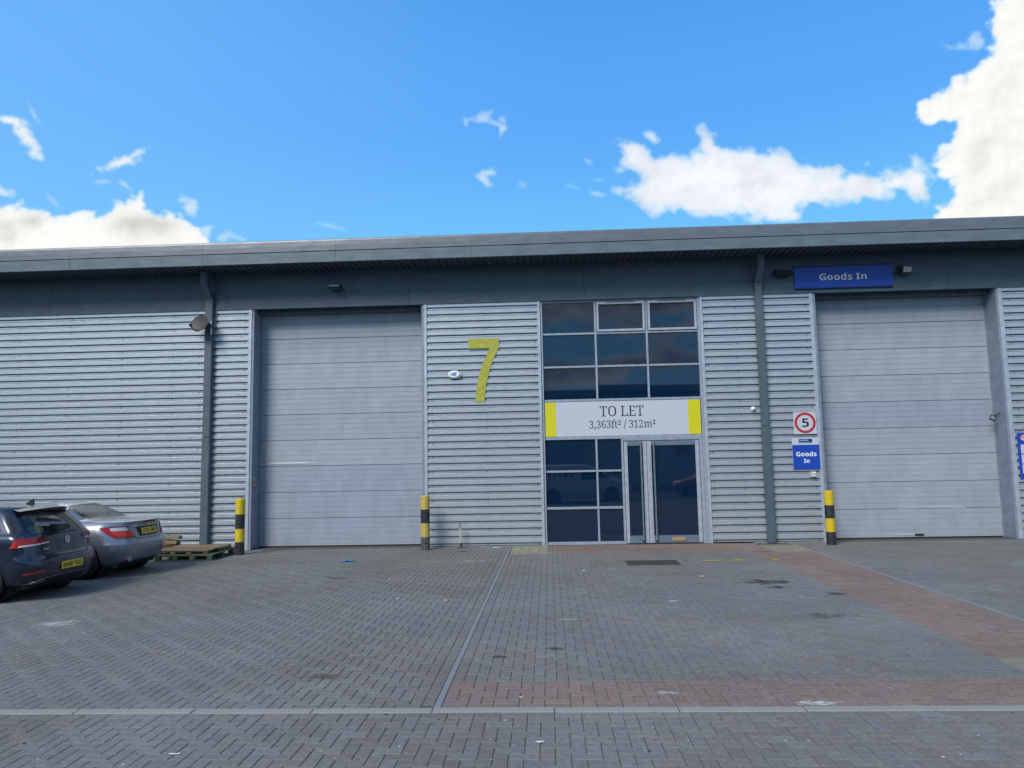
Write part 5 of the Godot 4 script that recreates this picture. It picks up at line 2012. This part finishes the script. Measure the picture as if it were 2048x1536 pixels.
	fin.position = Vector3(-0.74, 1.42, 0)
	# cabin
	boxp("parcel_shelf", Vector3(-0.95, 0.93, -0.66), Vector3(-0.36, 0.95, 0.66), mats["cloth_dark"], t, 0.006)
	boxp("rear_seat", Vector3(-1.12, 0.45, -0.62), Vector3(-0.96, 1.0, 0.62), mats["cloth_dark"], t, 0.04)
	for z in [-0.42, 0.0, 0.42]:
		boxp("headrest", Vector3(-1.1, 1.0, z - 0.12), Vector3(-1.0, 1.12, z + 0.12), mats["cloth_dark"], t, 0.03)
	for z in [-0.38, 0.38]:
		boxp("front_seat", Vector3(-2.1, 0.4, z - 0.24), Vector3(-1.92, 1.08, z + 0.24), mats["cloth_dark"], t, 0.05)
		boxp("headrest", Vector3(-2.08, 1.08, z - 0.12), Vector3(-1.96, 1.24, z + 0.12), mats["cloth_dark"], t, 0.03)
	boxp("cabin_floor", Vector3(-3.0, 0.3, -0.7), Vector3(-0.4, 0.34, 0.7), mats["cloth_dark"], t)
	boxp("dashboard", Vector3(-3.0, 0.7, -0.68), Vector3(-2.72, 0.95, 0.68), mats["cloth_dark"], t, 0.05)
	# a hat left on the shelf
	var h := thing("hat", "pale yellow-green cap on the parcel shelf inside the hatchback", "hat", Vector3(-7.36 - 0.62, 0.9175, 5.9 + 0.02))
	g = Geo.new()
	g.lathe(Transform3D(), [Vector2(0.115, 0.0), Vector2(0.12, 0.03), Vector2(0.118, 0.075), Vector2(0.1, 0.11), Vector2(0.06, 0.13), Vector2(0.0, 0.137)], 24)
	part("crown", g, mats["hat"], h)
	g = Geo.new()
	g.lathe(Transform3D(Basis(), Vector3(0.02, 0, 0)), [Vector2(0.0001, 0.0), Vector2(0.145, 0.002), Vector2(0.145, 0.008), Vector2(0.1, 0.012)], 24)
	part("brim", g, mats["hat"], h)


func skin_box(c: Vector3, size: Vector3) -> Geo:
	var g := Geo.new()
	g.tbox(Transform3D(Basis(), c), size, 0.003)
	return g


func roadster() -> void:
	var b := Body.new()
	b.rows = [
		[0.17, 0.26, 3.9, 0.74, 0.5, 0.7, 2.9], [0.23, 0.15, 3.98, 0.80, 0.46, 0.7, 2.9], [0.32, 0.07, 4.06, 0.86, 0.42, 0.7, 3.0], [0.42, 0.03, 4.1, 0.89, 0.42, 0.7, 3.0], [0.50, 0.005, 4.12, 0.90, 0.42, 0.7, 3.0],
		[0.585, 0.0, 4.12, 0.905, 0.42, 0.7, 3.0], [0.605, 0.022, 4.11, 0.903, 0.42, 0.7, 3.0], [0.66, 0.05, 4.08, 0.902, 0.44, 0.75, 2.9], [0.76, 0.082, 3.95, 0.897, 0.46, 0.9, 2.8], [0.85, 0.098, 3.7, 0.88, 0.48, 1.0, 2.7], [0.905, 0.09, 3.4, 0.855, 0.5, 1.0, 2.7],
		[0.945, 0.07, 3.0, 0.825, 0.52, 0.8, 2.7], [0.962, 0.066, 2.8, 0.81, 0.54, 0.6, 2.7], [0.975, 0.13, 2.7, 0.79, 0.5, 0.5, 2.8], [0.99, 0.42, 2.62, 0.765, 0.4, 0.45, 3.0], [1.005, 0.76, 2.57, 0.735, 0.25, 0.42, 3.2],
		[1.035, 0.85, 2.52, 0.71, 0.22, 0.4, 3.3], [1.115, 1.0, 2.4, 0.67, 0.22, 0.4, 3.3], [1.205, 1.19, 2.25, 0.615, 0.22, 0.36, 3.2], [1.27, 1.36, 2.12, 0.56, 0.22, 0.34, 3.0], [1.3, 1.5, 2.02, 0.48, 0.22, 0.3, 2.8], [1.314, 1.62, 1.95, 0.3, 0.16, 0.16, 2.6], [1.317, 1.72, 1.85, 0.1, 0.06, 0.06, 2.4]]
	var t := thing("roadster_car", "silver grey coupe with low boot parked against the ribbed wall", "car", Vector3(-7.34, 0, 3.6), "cars parked beside the pallets")
	t.scale = Vector3(0.99, 1.0, 0.99)
	var arches := [[0.83, 0.33, 0.365], [3.25, 0.33, 0.365]]
	var poly := PackedVector2Array([Vector2(-0.01, 1.265), Vector2(0.42, 1.255), Vector2(0.52, 1.19), Vector2(0.575, 1.06), Vector2(0.58, 1.02), Vector2(-0.01, 1.012)])
	var sides := [PackedVector2Array([Vector2(1.35, 1.14), Vector2(1.5, 1.24), Vector2(2.05, 1.26), Vector2(2.45, 1.02), Vector2(1.3, 1.01)])]
	var paint: Material = mats["car_grey"]
	part("body", body_shell(b, steps(b, 0.03), arches, poly, sides), paint, t)
	wheel_wells(t, arches, 0.88)
	boxp("underbody", Vector3(-3.8, 0.15, -0.7), Vector3(-0.32, 0.24, 0.7), mats["car_black"], t, 0.02)
	for s in [-1.0, 1.0]:
		for a in arches:
			wheel(t, Vector3(-a[0], 0.325, s * 0.78), 0.326, 0.235, s, 5)
			var arc := []
			for k in 25:
				var w := -0.3 + (PI + 0.6) * k / 24.0
				arc.append([a[0] + cos(w) * (a[2] + 0.008), a[1] + sin(w) * (a[2] + 0.008)])
			part("arch_lip", along(b, rd(b, arc, s), 0.016, 0.006, false, 48), paint, t)
	var lt := [[-0.52, 1.19], [-0.42, 1.255], [0.0, 1.265], [0.42, 1.255], [0.52, 1.19]]
	var lb := [[-0.575, 1.06], [-0.58, 1.02], [0.0, 1.012], [0.58, 1.02], [0.575, 1.06]]
	part("rear_window", skin(b, rz(b, lt), rz(b, lb), -0.002, 36, 12, false), mats["car_glass_dark"], t)
	var o := lt.duplicate()
	var low := lb.duplicate()
	low.reverse()
	o.append_array(low)
	part("window_seal", along(b, rz(b, o), 0.02, 0.003, true, 100), mats["car_gloss"], t)
	for s in [-1.0, 1.0]:
		var st := [[1.35, 1.14], [1.5, 1.24], [2.05, 1.26]]
		var sb := [[1.3, 1.01], [1.9, 1.01], [2.45, 1.02]]
		part("side_window", skin(b, rd(b, st, s), rd(b, sb, s), -0.002, 16, 8, false), mats["car_glass_dark"], t)
		var so := st.duplicate()
		var sl := sb.duplicate()
		sl.reverse()
		so.append_array(sl)
		part("window_seal", along(b, rd(b, so, s), 0.016, 0.003, true, 60), mats["car_gloss"], t)
		# tail lamps sweeping round the corner
		var lamp := group_part("tail_lamp", t)
		var top: Array = rd(b, [[0.5, 0.868]], s)
		top.append_array(rz(b, [[0.8 * s, 0.878], [0.585 * s, 0.875]]))
		var bot: Array = rd(b, [[0.46, 0.83], [0.33, 0.735]], s)
		bot.append_array(rz(b, [[0.78 * s, 0.685], [0.435 * s, 0.68]]))
		part("red_lens", skin(b, top, bot, 0.01, 24, 8), mats["lens_red"], lamp)
		top = rd(b, [[0.36, 0.863]], s)
		top.append_array(rz(b, [[0.75 * s, 0.87], [0.59 * s, 0.868]]))
		bot = rd(b, [[0.34, 0.818]], s)
		bot.append_array(rz(b, [[0.74 * s, 0.81], [0.545 * s, 0.808]]))
		part("clear_lens", skin(b, top, bot, 0.013, 16, 4), mats["lens_clear"], lamp)
		top = rd(b, [[0.33, 0.8]], s)
		top.append_array(rz(b, [[0.7 * s, 0.8], [0.53 * s, 0.798]]))
		bot = rd(b, [[0.3, 0.75]], s)
		bot.append_array(rz(b, [[0.7 * s, 0.705], [0.46 * s, 0.7]]))
		part("bright_lens", skin(b, top, bot, 0.0125, 14, 4), mats["lens_orange"], lamp)
		part("lamp_rim", along(b, rd(b, [[0.52, 0.874], [0.36, 0.882]], s) + rz(b, [[0.8 * s, 0.886], [0.58 * s, 0.882]]), 0.005, 0.004, false, 40), mats["car_black"], t)
		# tail pipes
		var pipe := group_part("exhaust_tip", t)
		pipe.position = b.point(b.phi_z(0.52 * s, 0.3), 0.3) + Vector3(0.015, 0, 0)
		pipe.rotation = Vector3(0, 0, -PI / 2 - 0.05)
		pipe.scale = Vector3(0.62, 1, 1.35)
		var g := Geo.new()
		g.lathe(Transform3D(), [Vector2(0.056, -0.1), Vector2(0.058, 0.01), Vector2(0.05, 0.012), Vector2(0.048, -0.09)], 24)
		part("rim", g, mats["chrome"], pipe)
		g = Geo.new()
		g.lathe(Transform3D(), [Vector2(0.05, -0.08), Vector2(0.0, -0.08)], 20)
		part("bore", g, mats["car_black"], pipe)
	# boot lid: shut line, plate bay, high brake lamp, badges
	part("boot_line", along(b, rz(b, [[-0.565, 0.885], [-0.45, 0.7], [-0.41, 0.662], [0.0, 0.648], [0.41, 0.662], [0.45, 0.7], [0.565, 0.885]]), 0.005, 0.002, false, 80), mats["car_black"], t)
	part("plate_bay", skin(b, rz(b, [[-0.37, 0.855], [0.0, 0.862], [0.37, 0.855]]), rz(b, [[-0.31, 0.69], [0.0, 0.685], [0.31, 0.69]]), 0.003, 20, 4), mats["car_black"], t)
	plate(t, "LF15 ZWP", b.point(0.001, 0.775) + Vector3(0.018, 0, 0), -0.2)
	part("brake_light", skin(b, rz(b, [[-0.2, 0.958], [0.0, 0.961], [0.2, 0.958]]), rz(b, [[-0.21, 0.925], [0.0, 0.922], [0.21, 0.925]]), 0.008, 16, 3), mats["lens_deep"], t)
	part("bumper_crease", along(b, rz(b, [[-0.83, 0.415], [-0.5, 0.39], [0.0, 0.385], [0.5, 0.39], [0.83, 0.415]]), 0.006, 0.004, false, 60), paint, t)
	part("valance", skin(b, rz(b, [[-0.62, 0.265], [0.0, 0.28], [0.62, 0.265]]), rz(b, [[-0.6, 0.18], [0.0, 0.18], [0.6, 0.18]]), 0.004, 24, 4), mats["car_black"], t)
	var bg := group_part("badge", t)
	bg.position = b.point(0.001, 0.893) + Vector3(0.006, 0, 0)
	bg.rotation = Vector3(0, PI / 2, 0)
	var g := Geo.new()
	ring(g, Vector3.ZERO, 0.03, 0.036, -0.004, 0.003, 30)
	for k in 3:
		var a := PI / 2 + TAU * k / 3
		g.prism(PackedVector2Array([Vector2(cos(a), sin(a)) * 0.032, Vector2(cos(a + PI / 2), sin(a + PI / 2)) * 0.006, Vector2(cos(a - PI / 2), sin(a - PI / 2)) * 0.006]), -0.002, 0.003)
	part("emblem", g, mats["chrome"], bg)
	var nt := group_part("name_script", t)
	nt.position = b.point(b.phi_z(0.43, 0.89), 0.89) + Vector3(0.004, 0, 0)
	nt.rotation = Vector3(0, PI / 2 - 0.1, 0)
	text_part("lettering", "SLK 200", Vector2(-0.1, -0.014), Vector2(0.1, 0.014), 0.0, "Droid Sans", 700, mats["chrome"], nt, 0.004)
	boxp("cabin_floor", Vector3(-2.8, 0.3, -0.68), Vector3(-0.8, 0.34, 0.68), mats["cloth_dark"], t)
	boxp("rear_bulkhead", Vector3(-1.3, 0.3, -0.66), Vector3(-1.12, 0.99, 0.66), mats["cloth_dark"], t, 0.03)
	for z in [-0.36, 0.36]:
		boxp("seat", Vector3(-1.6, 0.35, z - 0.25), Vector3(-1.42, 1.12, z + 0.25), mats["cloth_dark"], t, 0.06)
	boxp("dashboard", Vector3(-2.6, 0.6, -0.66), Vector3(-2.3, 0.93, 0.66), mats["cloth_dark"], t, 0.05)


# what the glazing mirrors: the far side of the estate road
func make_far_side() -> void:
	var b := thing("far_unit", "silver ribbed unit across the road, mirrored dimly in the glazing", "building", Vector3(0, 0, 36))
	var g := Geo.new()
	for k in 34:
		var y := 0.02 + k * PITCH
		g.quad(Vector3(40, y, 0), Vector3(-40, y, 0), Vector3(-40, y + 0.04, 0), Vector3(40, y + 0.04, 0))
		g.quad(Vector3(40, y + 0.04, 0), Vector3(-40, y + 0.04, 0), Vector3(-40, y + 0.055, -0.036), Vector3(40, y + 0.055, -0.036))
		g.quad(Vector3(40, y + 0.055, -0.036), Vector3(-40, y + 0.055, -0.036), Vector3(-40, y + 0.146, -0.036), Vector3(40, y + 0.146, -0.036))
		g.quad(Vector3(40, y + 0.146, -0.036), Vector3(-40, y + 0.146, -0.036), Vector3(-40, y + PITCH, 0), Vector3(40, y + PITCH, 0))
	part("cladding_sheet", g, mats["silver"], b)
	boxp("wall", Vector3(-40, 0, 0.02), Vector3(40, 7.0, 14), mats["band"], b)
	boxp("header_panel", Vector3(-40, 5.67, -0.05), Vector3(40, 6.6, 0.019), mats["band"], b)
	boxp("eaves_panel", Vector3(-40, 6.6, -0.9), Vector3(40, 7.05, 0.019), mats["fascia"], b, 0.03)
	for x in [-12.0, 0.6, 13.0]:
		boxp("sectional_door", Vector3(x - 2, 0.02, -0.045), Vector3(x + 2, 5.6, -0.02), mats["door_a"], b)
	for q in [[7.4, 1.75, 1.3, 1.1, "sign_white"], [8.9, 2.2, 1.0, 0.6, "sign_red"], [8.7, 1.3, 0.9, 0.7, "sign_white"], [7.4, 0.9, 1.2, 0.7, "sign_white"]]:
		boxp("notice", Vector3(q[0], q[1], -0.06), Vector3(q[0] + q[2], q[1] + q[3], -0.037), mats[q[4]], b)
	# van and red car on the road
	for v in 2:
		var body := Body.new()
		if v == 0:
			body.rows = [[0.2, 0.12, 4.4, 0.84, 0.2, 0.5, 5.0], [0.5, 0.0, 4.6, 0.92, 0.2, 0.5, 5.0], [0.8, 0.0, 4.5, 0.92, 0.2, 0.6, 5.0], [1.0, 0.0, 4.0, 0.92, 0.2, 0.6, 5.0], [1.1, 0.01, 3.7, 0.91, 0.2, 0.5, 5.0], [1.5, 0.03, 3.15, 0.87, 0.2, 0.4, 5.0], [1.75, 0.06, 2.7, 0.82, 0.2, 0.3, 5.0], [1.83, 0.2, 2.4, 0.7, 0.2, 0.3, 4.0], [1.85, 0.6, 2.0, 0.3, 0.2, 0.2, 3.0]]
		else:
			body.rows = [[0.2, 0.12, 3.9, 0.78, 0.3, 0.5, 3.2], [0.5, 0.0, 4.1, 0.88, 0.3, 0.6, 3.4], [0.75, 0.02, 4.0, 0.88, 0.3, 0.8, 3.4], [0.92, 0.06, 3.4, 0.86, 0.3, 0.7, 3.3], [1.0, 0.12, 3.1, 0.82, 0.3, 0.5, 3.2], [1.3, 0.4, 2.5, 0.68, 0.3, 0.3, 3.1], [1.42, 0.6, 2.1, 0.55, 0.3, 0.3, 2.8], [1.44, 1.0, 1.7, 0.2, 0.2, 0.2, 2.5]]
		var t := thing("white_van" if v == 0 else "red_car", "white van with red lettering, mirrored in the lower window panes" if v == 0 else "red car mirrored in the wide entrance door's glass", "van" if v == 0 else "car", Vector3(-0.6, 0, 20.3) if v == 0 else Vector3(10.4, 0, 22.0))
		t.rotation.y = PI if v == 0 else 0.0
		var arches := [[0.85, 0.32, 0.36], [3.6 if v == 0 else 3.3, 0.32, 0.36]]
		part("body", body_shell(body, steps(body, 0.06), arches, PackedVector2Array(), [], 48), mats["car_white" if v == 0 else "car_red"], t)
		wheel_wells(t, arches, 0.88)
		for s in [-1.0, 1.0]:
			for a in arches:
				wheel(t, Vector3(-a[0], 0.315, s * 0.78), 0.316, 0.2, s, 5)
			var win := [[[2.9, 1.5], [3.1, 1.5]], [[2.5, 1.05], [3.6, 1.05]]] if v == 0 else [[[0.9, 1.3], [2.35, 1.3]], [[0.7, 1.0], [2.9, 0.98]]]
			if v == 0:
				win = [[[2.2, 1.55], [3.0, 1.52]], [[2.2, 1.1], [3.6, 1.1]]]
			part("side_window", skin(body, rd(body, win[0], s), rd(body, win[1], s), 0.004, 10, 4), mats["car_gloss"], t)
			part("head_lamp", skin(body, rd(body, [[3.9, 0.78], [4.2 if v == 0 else 3.95, 0.74]], s), rd(body, [[3.9, 0.66], [4.2 if v == 0 else 3.98, 0.64]], s), 0.006, 6, 3), mats["lens_clear"], t)
			if v == 0:
				for k in 5:
					part("red_lettering", skin(body, rd(body, [[0.6 + k * 0.26, 1.42], [0.76 + k * 0.26, 1.42]], s), rd(body, [[0.6 + k * 0.26, 1.24], [0.76 + k * 0.26, 1.24]], s), 0.003, 2, 2, false), mats["sign_red"], t)


func _ready() -> void:
	set_stage()
	make_materials()
	make_ground()
	make_building()
	make_signs()
	make_fittings()
	make_yard_things()
	hatchback()
	roadster()
	make_far_side()
